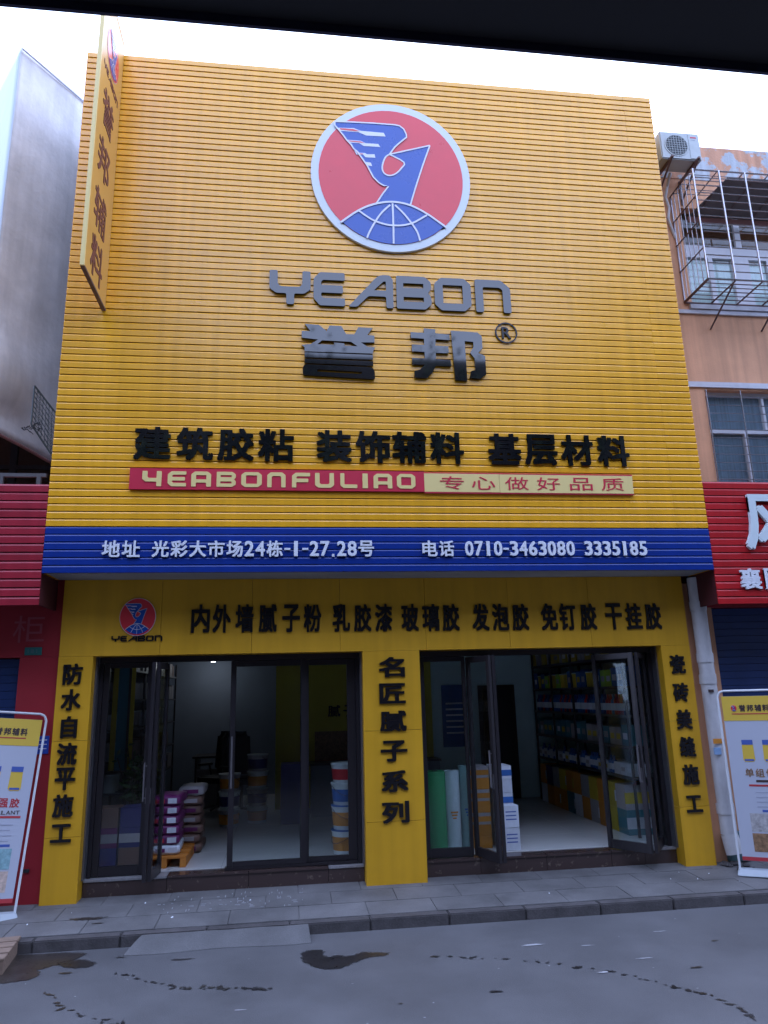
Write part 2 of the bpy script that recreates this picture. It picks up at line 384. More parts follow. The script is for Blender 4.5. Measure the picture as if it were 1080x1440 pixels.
def set_cover(o, vals):
    at = o.data.attributes.new('cover', 'FLOAT', 'POINT')
    for i, v in enumerate(vals): at.data[i].value = v
    return o
def flat_outline(pts, name, mtl, z=.004):
    p = smooth_line(list(pts)+[pts[0]], 5)[:-1]; N = len(p)
    p = [Vector((a+random.uniform(-.010, .010), b+random.uniform(-.010, .010))) for a, b in p]
    ar = sum(p[i-1].x*p[i].y-p[i].x*p[i-1].y for i in range(N)); sg = 1 if ar > 0 else -1
    rings = []
    for off in (-.012, .022):
        R2 = []
        for i in range(N):
            d = (p[(i+2) % N]-p[i-2]).normalized(); R2.append(p[i]+Vector((-d.y, d.x))*sg*off)
        rings.append(R2)
    vs = [(q.x, q.y, z) for R2 in rings for q in R2]
    mb = MB().poly(vs, [(i, (i+1) % N, N+(i+1) % N, N+i) for i in range(N)]+[tuple(range(N, 2*N))])
    o = mb.build(name, mtl); set_cover(o, [0]*N+[.9]*N); return tag(o, kind='structure')
flat_outline([(.10,-.93),(.142,-.869),(.20,-.855),(.28,-.89),(.275,-.98),(.312,-1.03),(.38,-1.01),(.455,-1.05),(.53,-1.02),(.576,-.975),(.63,-1.0),(.70,-1.02),(.775,-1.04),(.74,-1.11),(.62,-1.11),(.55,-1.17),(.46,-1.24),(.37,-1.31),(.27,-1.30),(.18,-1.20),(.11,-1.08)], 'wet_stain', m_wet)
flat_outline([(-2.6,-.50),(-2.25,-.475),(-1.75,-.50),(-1.58,-.56),(-1.60,-.66),(-1.70,-.78),(-1.83,-.86),(-1.80,-.98),(-1.86,-1.08),(-2.05,-1.10),(-2.3,-1.10),(-2.6,-1.1)], 'wet_stain', m_wetb)
flat_outline([(-1.75,-.74),(-1.60,-.70),(-1.48,-.76),(-1.44,-.84),(-1.52,-.90),(-1.66,-.86)], 'wet_stain', m_wet, .0056)
mb = MB(); cover.clear()
def trail(pts, step, rx, ry, sc):
    P = smooth_line(pts, 12); d = 0
    for i in range(1, len(P)):
        a, b = Vector(P[i-1]), Vector(P[i]); L = (b-a).length; d += L
        if d > step:
            d = random.uniform(-.3, .3)*step
            for _ in range(random.choice((1, 1, 2))):
                s = random.uniform(.4, 1.25); blob(mb, b.x+random.uniform(-sc, sc), b.y+random.uniform(-sc, sc), rx*s*1.25, ry*s*1.7, 9, .004+.00003*(len(mb.f) % 9), .5, math.atan2((b-a).y, (b-a).x)+random.uniform(-1.1, 1.1))
trail([(-1.30,-1.02),(-1.113,-1.153),(-.969,-1.265),(-.832,-1.37)], .07, .024, .011, .020)
trail([(-.832,-1.37),(-.699,-1.451),(-.505,-1.478),(-.259,-1.553),(-.09,-1.587)], .032, .020, .011, .026)
trail([(-1.684,-1.277),(-1.534,-1.469),(-1.434,-1.663),(-1.265,-1.806),(-1.109,-1.92),(-.9,-2.05)], .06, .028, .009, .03)
trail([(.992,-1.163),(1.299,-1.259),(1.549,-1.343),(1.836,-1.464),(2.094,-1.634),(2.333,-1.809)], .09, .022, .010, .018)
trail([(2.333,-1.809),(2.438,-1.962),(2.593,-2.144),(2.712,-2.32),(2.748,-2.492),(2.741,-2.7)], .05, .024, .010, .014)
for x, y, a, b in ((1.368,-1.932,.05,.02),(2.868,-1.795,.05,.02),(2.05,-1.63,.05,.018),(-.80,-.86,.085,.02),(-1.62,-.98,.05,.02),(-1.28,-.71,.04,.012),(3.3,-1.3,.03,.01),(.72,-2.0,.02,.008)): blob(mb, x, y, a, b)
o = set_cover(mb.build('drip_stains', m_wet), cover[id(mb)]); tag(o, kind='structure')
mb = MB()
for x, y, a, b in ((1.9,-1.1,.09,.012),(2.2,-1.75,.03,.014),(2.3,-1.2,.05,.006),(3.0,-1.0,.04,.008),(2.6,-1.55,.06,.006),(-.3,-1.9,.03,.006)): blob(mb, x, y, a, b, jag=.5)
for _ in range(35): blob(mb, random.uniform(-3, 5), random.uniform(-3.5, -.55), random.uniform(.002, .009), random.uniform(.002, .006), 6)
o = mb.build('pale_scuffs', m_spl); tag(o, kind='structure')
mb = MB()
for _ in range(150):
    x = random.uniform(-1.25, .15); y = random.uniform(.02, .50)
    if random.random() < .4+.5*abs(x+.5)/.9: continue
    L = random.uniform(.01, .05); vert = random.random() < .5
    mb.box(x, x+(.006 if vert else L), y, y+(L*1.4 if vert else .006), zp(y)-.002, zp(y)+.006)
o = mb.build('mortar_scrapes', m_spl); tag(o, kind='stuff', label='dried mortar scraped across the paving slabs below the left glass doors')
flat = MB()
for cx, cy, a, b in ((-1.72, .02, .15, .05), (-1.60,-.12,.05,.02)):
    ph = len(flat.v); blob(flat, cx, cy, a, b, 16, 0, .3)
    for i in range(ph, len(flat.v)): x, y, _ = flat.v[i]; flat.v[i] = (x, y, zp(y)+.004)
o = set_cover(flat.build('pavement_stain', m_wetb), cover[id(flat)]); tag(o, kind='structure')
mb = MB()
for x, y in ((-1.3,.35),(-.35,.25),(3.9,.3),(3.95,.05),(3.7,.1),(4.15,.2),(2.4,-.1),(-1.9,.2),(-2.2,-.05),(-1.0,-.1),(4.3,-.1),(4.5,.1)):
    s = random.uniform(.005, .011); a = random.uniform(0, 3); 
    mb.poly([(x, y, zp(y)+.003), (x+s*2*math.cos(a), y+s*2*math.sin(a), zp(y)+.004), (x+s*2*math.cos(a)-s*math.sin(a), y+s*2*math.sin(a)+s*math.cos(a), zp(y)+.012), (x-s*math.sin(a), y+s*math.cos(a), zp(y)+.006)], [(0,1,2,3)])
o = mb.build('litter_scraps', m_wht); tag(o, 'small white scraps of litter scattered on the pavement slabs', kind='stuff')

# ------------------------------------------------------------------ shop building
SX0, SX1 = -2.349, 4.527
ZB, ZM, ZT = 3.140, 3.600, 9.240
FY, DY = .484, .72
sb = thing('shop_building', 'two storey shop with a tall yellow facade and two open glass fronts', 'shop', (1.1, .6, 0))
def P(name, b, m, par=sb, bevel=0):
    o = box(name, b, m, par, bevel); o.matrix_parent_inverse = Matrix.Translation(par.location).inverted(); return o
FX0, FX1 = -2.272, 4.412
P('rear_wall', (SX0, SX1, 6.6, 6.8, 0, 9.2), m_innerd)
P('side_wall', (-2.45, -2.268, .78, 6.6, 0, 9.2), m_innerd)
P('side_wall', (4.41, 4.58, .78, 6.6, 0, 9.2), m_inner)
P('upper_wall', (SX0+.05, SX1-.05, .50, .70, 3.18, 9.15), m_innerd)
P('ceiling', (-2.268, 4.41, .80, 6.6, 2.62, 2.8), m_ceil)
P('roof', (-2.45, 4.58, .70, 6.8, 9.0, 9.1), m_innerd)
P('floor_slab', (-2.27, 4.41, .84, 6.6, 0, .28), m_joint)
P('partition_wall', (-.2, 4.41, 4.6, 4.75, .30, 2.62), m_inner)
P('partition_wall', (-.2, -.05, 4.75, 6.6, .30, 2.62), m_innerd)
op = P('accent_wall', (-.198, 2.25, 4.53, 4.597, .30, 2.617), m_olive)
P('interior_door_frame', (3.02, 3.62, 4.56, 4.597, .30, 2.03), m_door)
P('interior_door', (3.08, 3.56, 4.52, 4.557, .305, 1.97), m_chair)
fm = MB().box(0, .797, 0, .797, -.012, 0).mesh('floor_tile', m_tile)
for i in range(9):
    for j in range(8):
        x, y = -2.26+i*.8, .84+j*.8
        if y > 6 or x > 4: continue
        o = link('floor_tile', fm, sb, loc=(x, y, .2925)); o.matrix_parent_inverse = Matrix.Translation(sb.location).inverted()
# marble step
st = thing('shop_step', 'low brown marble step running under both glass shopfronts', 'step', (1.1, .7, .13))
def Q(par, o): o.matrix_parent_inverse = par.matrix_world.inverted() if False else Matrix.Translation(par.location).inverted(); return o
xs = [-1.94, -1.16, -.38, .40, .763]
def steprun(edges):
    for a, b in zip(edges[:-1], edges[1:]):
        Q(st, box('marble_riser', (a+.002, b-.002, .652, .84, .10, .262), m_marb, st))
        Q(st, box('granite_tread', (a+.002, b-.002, .640, .84, .2625, .285), m_gran if a < -1.2 or .3 < a < .5 or a > 3.6 else m_marb, st, .003))
steprun(xs); steprun([1.366, 1.95, 2.65, 3.35, 3.72, 4.076])

# ------------------------------------------------------------------ slat signs
def slat_sign(parent, x0, x1, z0, n, pitch, mtl, y=0., name='slat', seam=None, gap=.0078, cc=.014):
    c = cc
    def mk(a, b):
        prof = [(.014, 0), (0, 0), (0, pitch-gap-c), (c*.55, pitch-gap), (.014, pitch-gap)]
        k = len(prof); vs = [(a, p[0], p[1]) for p in prof]+[(b, p[0], p[1]) for p in prof]
        return MB().poly(vs, [(i, (i+1) % k, k+(i+1) % k, k+i) for i in range(k)]+[tuple(range(k)), tuple(range(k, 2*k))[::-1]]).mesh(name, mtl)
    if seam: ms = [mk(x0, seam-.0008), mk(seam+.0008, x1)]
    else: ms = [mk(x0, x1)]
    for i in range(n):
        for me in ms:
            link(name, me, parent, loc=(0, y+random.uniform(-.0012, .0012), z0+i*pitch), rot=(random.uniform(-.008, .008), 0, 0))
sign = thing('shop_signboard', 'huge yellow slatted signboard with round bird logo and a blue address strip', 'signboard')
PY = (ZT-ZM)/74
slat_sign(sign, SX0, SX1, ZM, 74, PY, m_yel, seam=4.16)
slat_sign(sign, SX0, SX1, ZB, 6, (ZM-ZB)/6, m_blu, name='blue_slat', gap=.004, cc=.017)
box('backing_board', (SX0+.002, SX1-.002, .0142, .05, ZM, ZT-.004), m_yel_back, sign)
box('blue_backing_board', (SX0+.002, SX1-.002, .0142, .05, ZB+.002, ZM-.001), m_blu_back, sign)
box('side_return', (SX0, SX0+.02, .052, .49, ZB+.004, ZT-.002), m_yel, sign)
box('side_return', (SX1-.02, SX1, .052, .49, ZB+.004, ZT-.002), m_yel, sign)
box('top_cap', (SX0+.021, SX1-.021, .052, .49, ZT-.03, ZT-.001), m_yel, sign)
for i in range(5):
    a = SX0+.022+i*(SX1-SX0-.044)/5
    box('soffit_panel', (a, a+(SX1-SX0-.044)/5-.003, .052, .49, ZB+.006, ZB+.018), m_soff, sign)

# round logo
CX, CZ, RX, RZ = 1.153, 7.785, .936, .998
def arc(rx, rz, a0=0, a1=2*PI, n=64): return [(rx*math.cos(a0+(a1-a0)*i/n), rz*math.sin(a0+(a1-a0)*i/n)) for i in range(n)]
bird = [(-.70,.690),(-.463,.7),(-.201,.706),(.063,.705),(.124,.694),(.174,.653),(.206,.582),(.208,.542),(.137,.477),(.053,.393),(-.02,.285),(.503,.449),(.4,.166),(.296,-.144),(.217,-.40),(-.01,-.40),(-.207,-.40),(-.126,-.269),(-.043,-.15),(-.103,-.145),(-.161,-.111),(-.229,-.041),(-.285,.073),(-.304,.115),(-.372,.218),(-.42,.292),(-.469,.332),(-.498,.384),(-.557,.45),(-.595,.508),(-.641,.566),(-.70,.640)]
loop_ = [(-.02,.285),(.163,.188),(.124,.102),(.062,.033),(-.009,-.004),(-.068,.003),(-.107,.043),(-.115,.107),(-.093,.195),(-.062,.253)]
slots = [[(-.66,.607),(-.464,.618),(-.374,.587),(-.082,.582),(-.06,.532),(-.306,.527),(-.405,.567),(-.635,.567)],
 [(-.557,.45),(-.377,.448),(-.317,.42),(-.157,.421),(-.132,.381),(-.339,.379),(-.397,.414),(-.531,.412)],
 [(-.469,.332),(-.42,.281),(-.327,.284),(-.301,.268),(-.207,.275),(-.197,.227),(-.322,.226),(-.35,.26),(-.435,.254)],
 [(-.381,.229),(-.329,.161),(-.257,.157),(-.239,.109),(-.291,.116)]]
redgaps = [[(-.64,.603),(-.47,.603),(-.39,.583),(-.43,.577),(-.625,.582)], [(-.535,.440),(-.38,.438),(-.33,.420),(-.40,.424),(-.515,.428)], [(-.44,.305),(-.41,.272),(-.345,.272),(-.36,.263),(-.42,.264)]]
gl_arc = smooth_line([(-.64,-.665),(-.424,-.498),(-.228,-.402),(-.01,-.357),(.207,-.385),(.422,-.488),(.66,-.655)], 6)
gl_bot = arc(.905, .905, math.atan2(-.655, .66)+.02, math.atan2(-.665, -.64)-.02, 20)
gl_bot = [(.895*math.cos(t), .905*math.sin(t)) for t in [(-.78)+(-1.58)*i/20 for i in range(21)]]
def logo(parent, cx, cz, rx, rz, y, d, axis='xz', ring=True, tiny=False, mlw=None, sub=True):
    f = lambda a, b: (cx+a*rx, cz+b*rz)
    mlw = mlw or m_lwht
    lg = shape([arc(1, 1)], f, y, d, m_ring if ring else mlw, parent, 'logo_disc', axis=axis)
    par = lg if sub else parent
    s = -1 if axis == 'xz' else 1
    yy = lambda k: y+s*(d+k*.0022*(rx/.936 if rx > .5 else .6))
    k = .905 if ring else .975
    t = .0035 if rx > .5 else .002
    shape([arc(k, k)], f, y+s*d, t, m_lred, par, 'red_disc', axis=axis)
    shape([gl_arc+gl_bot], f, yy(2.0), t, m_lblu, par, 'globe', axis=axis)
    shape([bird], f, yy(2.6), t, m_lblu, par, 'bird_figure', axis=axis)
    shape([loop_], f, yy(4.6), t/3, m_lred, par, 'red_opening', axis=axis)
    for q in slots: shape([q], f, yy(4.8), t/3, mlw, par, 'feather_gap', axis=axis)
    for q in redgaps: shape([q], f, yy(5.6), t/3, m_lred, par, 'feather_gap', axis=axis)
    w = .018
    ln = lambda pts, kk, ww=w, closed=False: shape([ribbon(pts, ww)], f, yy(kk), t/3, mlw, par, 'outline', axis=axis)
    ln(bird[0:11], 6.2); ln([bird[10], bird[11]], 6.3); ln(bird[11:15], 6.2); ln(bird[16:32]+[bird[0]], 6.4)
    ln(smooth_line(loop_[0:]+[loop_[0]], 3), 6.6)
    ln(gl_arc, 6.8, .024)
    for q in ([(0,-.377),(.001,-.649),(-.003,-.905)], [(-.03,-.40),(-.13,-.50),(-.213,-.62),(-.294,-.77),(-.325,-.85)], [(.03,-.40),(.13,-.50),(.218,-.615),(.293,-.735),(.325,-.85)], [(-.424,-.498),(-.329,-.565),(-.233,-.621),(-.1,-.66),(0,-.669),(.12,-.66),(.238,-.624),(.33,-.57),(.421,-.509)]):
        ln(smooth_line(q, 4), 7.0+random.random()*.6, .022)
    return lg
logo(sign, CX, CZ, RX, RZ, -.002, .035)

# YEABON letters
LT = {
'Y': [[(0,1),(.20,1),(.20,.60),(.27,.52),(.73,.52),(.80,.60),(.80,1),(1,1),(1,.46),(.84,.32),(.60,.32),(.60,0),(.41,0),(.41,.32),(.16,.32),(0,.46)]],
'E': [[(1,1),(.2,1),(0,.80),(0,.2),(.2,0),(1,0),(1,.23),(.30,.23),(.24,.29),(.24,.385),(.94,.385),(.94,.615),(.24,.615),(.24,.71),(.30,.77),(1,.77)]],
'A': [[(0,0),(.64,.93),(.76,1),(.92,1),(1,.88),(1,0),(.84,0),(.84,.34),(.45,.34),(.19,0)], [(.57,.52),(.84,.52),(.84,.80),(.79,.80)]],
'B': [[(0,1),(.82,1),(1,.84),(1,.62),(.90,.5),(1,.38),(1,.16),(.82,0),(0,0)], [(.20,.78),(.78,.78),(.78,.64),(.20,.64)], [(.20,.36),(.78,.36),(.78,.22),(.20,.22)]],
'O': [[(.18,1),(.82,1),(1,.82),(1,.18),(.82,0),(.18,0),(0,.18),(0,.82)], [(.23,.78),(.77,.78),(.77,.22),(.23,.22)]],
'N': [[(0,0),(0,1),(.74,1),(1,.76),(1,0),(.78,0),(.78,.70),(.70,.77),(.22,.77),(.22,0)]],
'n': [[(0,0),(0,.82),(.18,1),(.82,1),(1,.82),(1,0),(.76,0),(.76,.70),(.68,.76),(.32,.76),(.24,.70),(.24,0)]],
'y': [[(0,1),(.26,1),(.26,.62),(.34,.54),(.74,.54),(.74,1),(1,1),(1,0),(.74,0),(.74,.30),(.18,.30),(0,.46)]],
'a': [[(0,0),(0,.82),(.18,1),(.82,1),(1,.82),(1,0),(.76,0),(.76,.26),(.24,.26),(.24,0)], [(.24,.48),(.76,.48),(.76,.76),(.24,.76)]],
'F': [[(1,1),(.2,1),(0,.80),(0,0),(.24,0),(.24,.36),(.90,.36),(.90,.60),(.24,.60),(.24,.70),(.30,.76),(1,.76)]],
'U': [[(0,1),(.24,1),(.24,.30),(.32,.24),(.68,.24),(.76,.30),(.76,1),(1,1),(1,.18),(.82,0),(.18,0),(0,.18)]],
'L': [[(0,1),(.24,1),(.24,.24),(1,.24),(1,0),(.18,0),(0,.18)]],
'I': [[(0,1),(1,1),(1,0),(0,0)]],
}
def cletter(ch, x0, x1, z0, z1, y, d, mtl, parent, skew=0, axis='xz'):
    f = lambda a, b: (x0+a*(x1-x0)+skew*b*(z1-z0), z0+b*(z1-z0))
    lp = [rounded(l, .05) if len(l) > 4 else l for l in LT[ch]]
    return shape(lp, f, y, d, mtl, parent, 'letter', axis=axis)
ybox = [('Y',-.235,.213),('E',.246,.590),('A',.627,1.130),('B',1.167,1.562),('O',1.600,2.020),('N',2.070,2.480)]
for ch, a, b in ybox: cletter(ch, a, b, 6.080, 6.488, -.004, .030, m_gloss, sign)
# 誉 and 邦 in the sign's own wide lettering
fy = lambda a, b: (.114+(a-162)/310*.797, 5.850-(b-258)/232*.622)
ch1 = shape([[(175,258),(235,260),(268,287),(280,262),(330,262),(350,297),(385,297),(402,265),(464,266),(440,298),(470,300),(470,330),(412,332),(440,350),(472,352),(462,372),(462,380),(175,380),(175,362),(162,352),(200,347),(232,326),(163,320),(163,290),(200,290)],
   [(228,347),(248,329),(370,331),(398,350),(342,349),(342,339),(298,337),(298,347)]], fy, -.004, .030, m_gloss, sign, 'letter')
ch1['label'] = 'glossy black top of the wide first character'
shape([[(175,384),(462,386),(462,407),(175,405)]], fy, -.004, .030, m_gloss, ch1, 'stroke')
shape([[(175,412),(462,414),(462,434),(175,430)]], fy, -.004, .030, m_gloss, ch1, 'stroke')
shape([rounded([(178,436),(455,440),(468,452),(468,492),(168,482),(168,446)], 8), [(228,456),(418,461),(410,471),(228,466)]], fy, -.004, .030, m_gloss, ch1, 'stroke')
fb = lambda a, b: (1.309+(a-622)/308*.826, 5.850-(b-278)/222*.615)
c2 = shape([[(678,278),(726,280),(725,298),(785,302),(785,326),(725,324),(724,352),(778,353),(778,384),(724,383),(723,410),(785,413),(785,440),(722,438),(705,470),(682,494),(632,492),(632,464),(655,458),(676,436),(624,436),(624,408),(677,409),(677,381),(625,380),(625,350),(677,351),(677,324),(622,322),(622,297),(678,298)]], fb, -.004, .030, m_gloss, sign, 'letter')
shape([[(792,284),(905,288),(922,304),(922,356),(903,378),(931,390),(931,470),(905,490),(862,486),(868,458),(886,452),(886,402),(868,378),(884,352),(884,330),(848,328),(850,500),(800,498)]], fb, -.004, .030, m_gloss, c2, 'stroke')
shape([arc(.128,.128,n=40), arc(.113,.113,n=40)], lambda a, b: (2.405+a, 5.842+b), -.004, .014, m_black, sign, 'mark_ring')
glyph('R', 2.405, 5.842, .105, .140, -.004, .014, m_black, sign, .009)
# the black line of characters
rowx = [-1.384,-.963,-.554,-.146,.456,.866,1.253,1.659,2.291,2.696,3.106,3.521]
for ch, x in zip('建筑胶粘装饰辅料基层材料', rowx): glyph(ch, x, 4.460, .368, .352, -.004, .020, m_gloss, sign, .026)
# red and cream strip
p1 = box('red_plate', (-1.586, 1.395, -.030, -.003, 3.972, 4.190), m_sred, sign)
p2 = box('cream_plate', (1.3955, 2.205, -.029, -.003, 3.972, 4.172), m_cream, sign)
p3 = box('cream_plate', (2.208, 3.700, -.030, -.003, 3.970, 4.170), m_cream, sign)
box('plate_edge', (1.3955, 3.702, -.027, -.0035, 4.1722, 4.186), m_sred, sign); box('plate_edge', (1.3955, 3.702, -.027, -.0035, 3.958, 3.9695), m_sred, sign)
stripx = [('y',-1.462,-1.275),('E',-1.215,-1.035),('a',-.985,-.790),('B',-.735,-.545),('O',-.490,-.285),('n',-.230,-.045),('F',.020,.205),('U',.255,.450),('L',.515,.690),('I',.745,.800),('a',.860,1.055),('O',1.105,1.300)]
for ch, a, b in stripx: cletter(ch, a, b, 4.002, 4.160, -.0305, .006, m_cream, p1)
for i, (ch, x) in enumerate(zip('专心做好品质', [1.690,2.030,2.395,2.745,3.110,3.465])): glyph(ch, x, 4.071, .255, .142, -.0300, .004, m_sred, p2 if i < 2 else p3, .004)
# white address and telephone line
def line(s, x0, x1, z0, z1, y, d, mtl, parent, off=.02, cjk=1.0, dig=.60):
    adv = lambda c: .45 if c == ' ' else cjk if ord(c) > 255 else .34 if c == '.' else .40 if c == '-' else dig
    tot = sum(adv(c) for c in s); k = (x1-x0)/tot; x = x0; h = z1-z0
    for c in s:
        w = adv(c)*k
        if c == '-': box('letter', (x+w*.08, x+w*.92, y-d, y, z0+h*.42, z0+h*.54), mtl, parent)
        elif c == '.': box('letter', (x+w*.3, x+w*.7, y-d, y, z0, z0+h*.16), mtl, parent)
        elif c == '1': glyph(c, x+w*.46, (z0+z1)/2, w*.36, h*.94, y, d, mtl, parent, off)
        elif c != ' ': glyph(c, x+w/2, (z0+z1)/2, w*(.90 if ord(c) > 255 else .86), h*(1.0 if ord(c) > 255 else .94), y, d, mtl, parent, off)
        x += w
zb0, zb1 = 3.288, 3.452
line('地址', -1.815, -1.440, zb0, zb1, -.003, .018, m_wht, sign, .020)
line('光彩大市场24栋-1-27.28号', -1.345, .860, zb0, zb1, -.003, .018, m_wht, sign, .020)
line('电话', 1.340, 1.690, zb0, zb1, -.003, .018, m_wht, sign, .020)
line('0710-3463080', 1.790, 2.985, zb0, zb1, -.003, .018, m_wht, sign, .020)
line('3335185', 3.080, 3.790, zb0, zb1, -.003, .018, m_wht, sign, .020)

# ------------------------------------------------------------------ yellow shopfront cladding
cl = thing('shopfront_cladding', 'yellow panel cladding round the shopfronts with black product names', 'shopfront')
ZH = 2.376; ZTOP = ZB+.004
hx = [FX0, -1.30, -.385, .53, 1.445, 2.365, 3.285, FX1]
for a, b in zip(hx[:-1], hx[1:]): box('header_panel', (a+.0015, b-.0015, FY+random.uniform(0, .0015), .78, ZH, ZTOP), m_acp, cl)
for a, b in ((FX0, -1.943), (.763, 1.366), (4.076, FX1)):
    for z0, z1 in ((.105, .70), (.70, 1.57), (1.57, ZH)):
        box('column_panel', (a, b, FY+random.uniform(0, .0015), .80, z0+(.0015 if z0 > .2 else 0), z1-.0015), m_acp, cl)
    box('column_core', (a+.01, b-.01, FY+.02, .79, .1, ZH-.002), m_joint, cl)
for a, b in ((-1.943, -1.925), (.745, .763), (1.366, 1.384), (4.058, 4.076)):
    box('reveal_trim', (a+.0005, b-.0005, .60, .83, .288, ZH-.002), m_alul, cl)
hc = list(zip('内外墙腻子粉乳胶漆玻璃胶发泡胶免钉胶干挂胶', [-.905,-.69,-.459,-.221,.02,.243,.544,.77,.995,1.278,1.504,1.722,2.05,2.271,2.494,2.82,3.028,3.266,3.56,3.792,4.019]))
for i, (ch, x) in enumerate(hc): glyph(ch, x, 2.735-.0019*i, .185, .290, FY-.001, .015, m_black, cl, .026)
for ch, z in zip('防水自流平施工', [2.204,1.958,1.700,1.452,1.225,.983,.739]): glyph(ch, -2.122, z, .185 if ch not in '自' else .15, .205 if ch != '工' else .16, FY-.001, .015, m_black, cl, .026)
for ch, z in zip('名匠腻子系列', [2.206,1.938,1.661,1.369,1.078,.785]): glyph(ch, 1.066, z, .275, .205, FY-.001, .015, m_black, cl, .028)
for ch, z in zip('瓷砖美缝施工', [2.169,1.868,1.585,1.302,1.021,.728]): glyph(ch, 4.241, z, .175, .205 if ch != '工' else .165, FY-.001, .015, m_black, cl, .026)
logo(cl, -1.531, 2.760, .178, .192, FY-.001, .012, ring=False)
for (ch, a, b) in ybox:
    s = .50/2.715; cletter(ch, -1.778+(a+.235)*s, -1.778+(b+.235)*s, 2.515, 2.572, FY-.001, .010, m_black, cl)

# ------------------------------------------------------------------ doors
def pane(par, a, b, z0, z1, y=.735): return box('glass_pane', (a, b, y, y+.006, z0, z1), m_glass, par)
def frame_door(par, a, b, z0, z1, y0, y1, st=.045, bot=.07, top=.05, mtl=None):
    mtl = mtl or m_alu
    box('stile', (a, a+st, y0, y1, z0, z1), mtl, par, .003); box('stile', (b-st, b, y0, y1, z0, z1), mtl, par, .003)
    box('bottom_rail', (a+st+.0005, b-st-.0005, y0+.002, y1-.002, z0, z0+bot), mtl, par, .003); box('top_rail', (a+st+.0005, b-st-.0005, y0+.002, y1-.002, z1-top, z1), mtl, par, .003)
    box('glass_pane', (a+st, b-st, (y0+y1)/2-.003, (y0+y1)/2+.003, z0+bot, z1-top), m_glass, par)
Z0 = .287
d1 = thing('glass_shopfront', 'left dark aluminium door frame between two yellow columns', 'door frame')
box('head_rail', (-1.924, .744, .70, .80, 2.315, 2.373), m_alu, d1, .003)
box('jamb', (-1.924, -1.885, .70, .80, Z0, 2.314), m_alu, d1, .003); box('jamb', (.705, .744, .70, .80, Z0, 2.314), m_alu, d1, .003)
box('sill_track', (-.62, .704, .70, .80, Z0, .312), m_alu, d1, .003)
d = thing('fixed_glass_panel', 'dark framed fixed glass panel beside the left yellow column', 'glass panel')
frame_door(d, -1.884, -1.385, .289, 2.312, .72, .76, .06, .09, .05)
d = thing('glass_door', 'closed sliding glass panel with a long handle in the left shopfront', 'glass panel')
frame_door(d, -.60, .185, .313, 2.312, .705, .742, .055, .05, .06)
MB().tube((-.575,.69,1.05), (-.575,.69,1.55), .010).tube((-.575,.69,1.08), (-.575,.706,1.08), .006).tube((-.575,.69,1.52), (-.575,.706,1.52), .006).build('handle', m_alul, d)
d = thing('fixed_glass_panel', 'dark framed fixed glass panel in front of the stacked paint buckets', 'glass panel')
frame_door(d, .12, .704, .313, 2.312, .746, .785, .09, .05, .06)
def leaf(a, b, label, top=2.30, bot=.295, handle=False):
    a, b = Vector((a[0], a[1], 0)), Vector((b[0], b[1], 0)); L = (b-a).length; an = math.atan2(b.y-a.y, b.x-a.x)
    t = thing('folding_door_leaf', label, 'glass door', (a.x, a.y, 0), an)
    frame_door(t, 0, L, bot, top, -.018, .018, .05, .09, .06)
    if handle:
        for s in (-1, 1): MB().tube((L-.03, s*.045, 1.0), (L-.03, s*.045, 1.35), .009).tube((L-.03, s*.045, 1.03), (L-.03, 0, 1.03), .005).tube((L-.03, s*.045, 1.32), (L-.03, 0, 1.32), .005).build('handle', m_alul, t)
        box('lock_box', (L-.049, L-.012, -.024, .024, .98, 1.12), m_alul, t)
    return t
leaf((-1.36,.74), (-1.325,.36), 'glass door leaf folded outward beside the purple paint bags', handle=True)
leaf((-1.285,.38), (-1.25,.76), 'second glass leaf folded back against its twin at the left opening')
d2 = thing('glass_shopfront', 'right dark aluminium door frame with its doors folded open', 'door frame')
box('head_rail', (1.385, 4.057, .70, .80, 2.315, 2.373), m_alu, d2, .003)
box('jamb', (1.385, 1.415, .70, .80, Z0, 2.314), m_alu, d2, .003); box('jamb', (4.010, 4.057, .70, .80, Z0, 2.314), m_alu, d2, .003)
d = thing('fixed_glass_panel', 'dark framed glass panel in front of the green and white rolls', 'glass panel')
frame_door(d, 1.416, 1.905, .289, 2.312, .72, .76, .035, .09, .05)
leaf((1.93,.73), (2.07,.30), 'glass door leaf folded outward beside the standing rolls', handle=True)
leaf((2.11,.30), (2.20,.76), 'glass leaf folded back before the white and blue cartons')
leaf((3.38,.76), (3.66,.34), 'glass door leaf folded outward at the right end of the shelves', handle=True)
leaf((3.70,.34), (3.985,.75), 'glass leaf folded back against the right yellow column')

# ------------------------------------------------------------------ projecting vertical sign
bl = thing('projecting_sign', 'narrow yellow vertical sign sticking out from the top left of the facade', 'sign', (-1.965, 0, 7.6))
def BP(o): o.matrix_parent_inverse = Matrix.Translation(bl.location).inverted(); return o
m_blade = mat('yellow_lightbox_face', (.62, .33, .06), .4, var=.06, scale=1)
m_btxt = mat('dark_red_brown_letters', (.12, .02, .025), .4)
BP(box('sign_face', (-1.972, -1.94, -.835, -.012, 5.945, 9.33), m_blade, bl))
BP(box('edge_trim', (-1.976, -1.936, -.856, -.836, 5.93, 9.345), m_cream, bl)); BP(box('edge_trim', (-1.976, -1.936, -.834, -.004, 5.925, 5.944), m_rust, bl)); BP(box('edge_trim', (-1.976, -1.936, -.834, -.004, 9.3305, 9.345), m_cream, bl))
for ch, cy, cz in zip('誉邦辅料', [-.500,-.520,-.510,-.500], [7.974,7.378,6.776,6.228]): BP(glyph(ch, cy+.05, cz, .44, .44, -1.94, .004, m_btxt, bl, .014, axis='yz'))
l = logo(bl, -.43, 8.76, .25, .27, -1.94, .003, axis='yz', ring=False, sub=False)
for o in list(bl.children): o.matrix_parent_inverse = Matrix.Translation(bl.location).inverted()
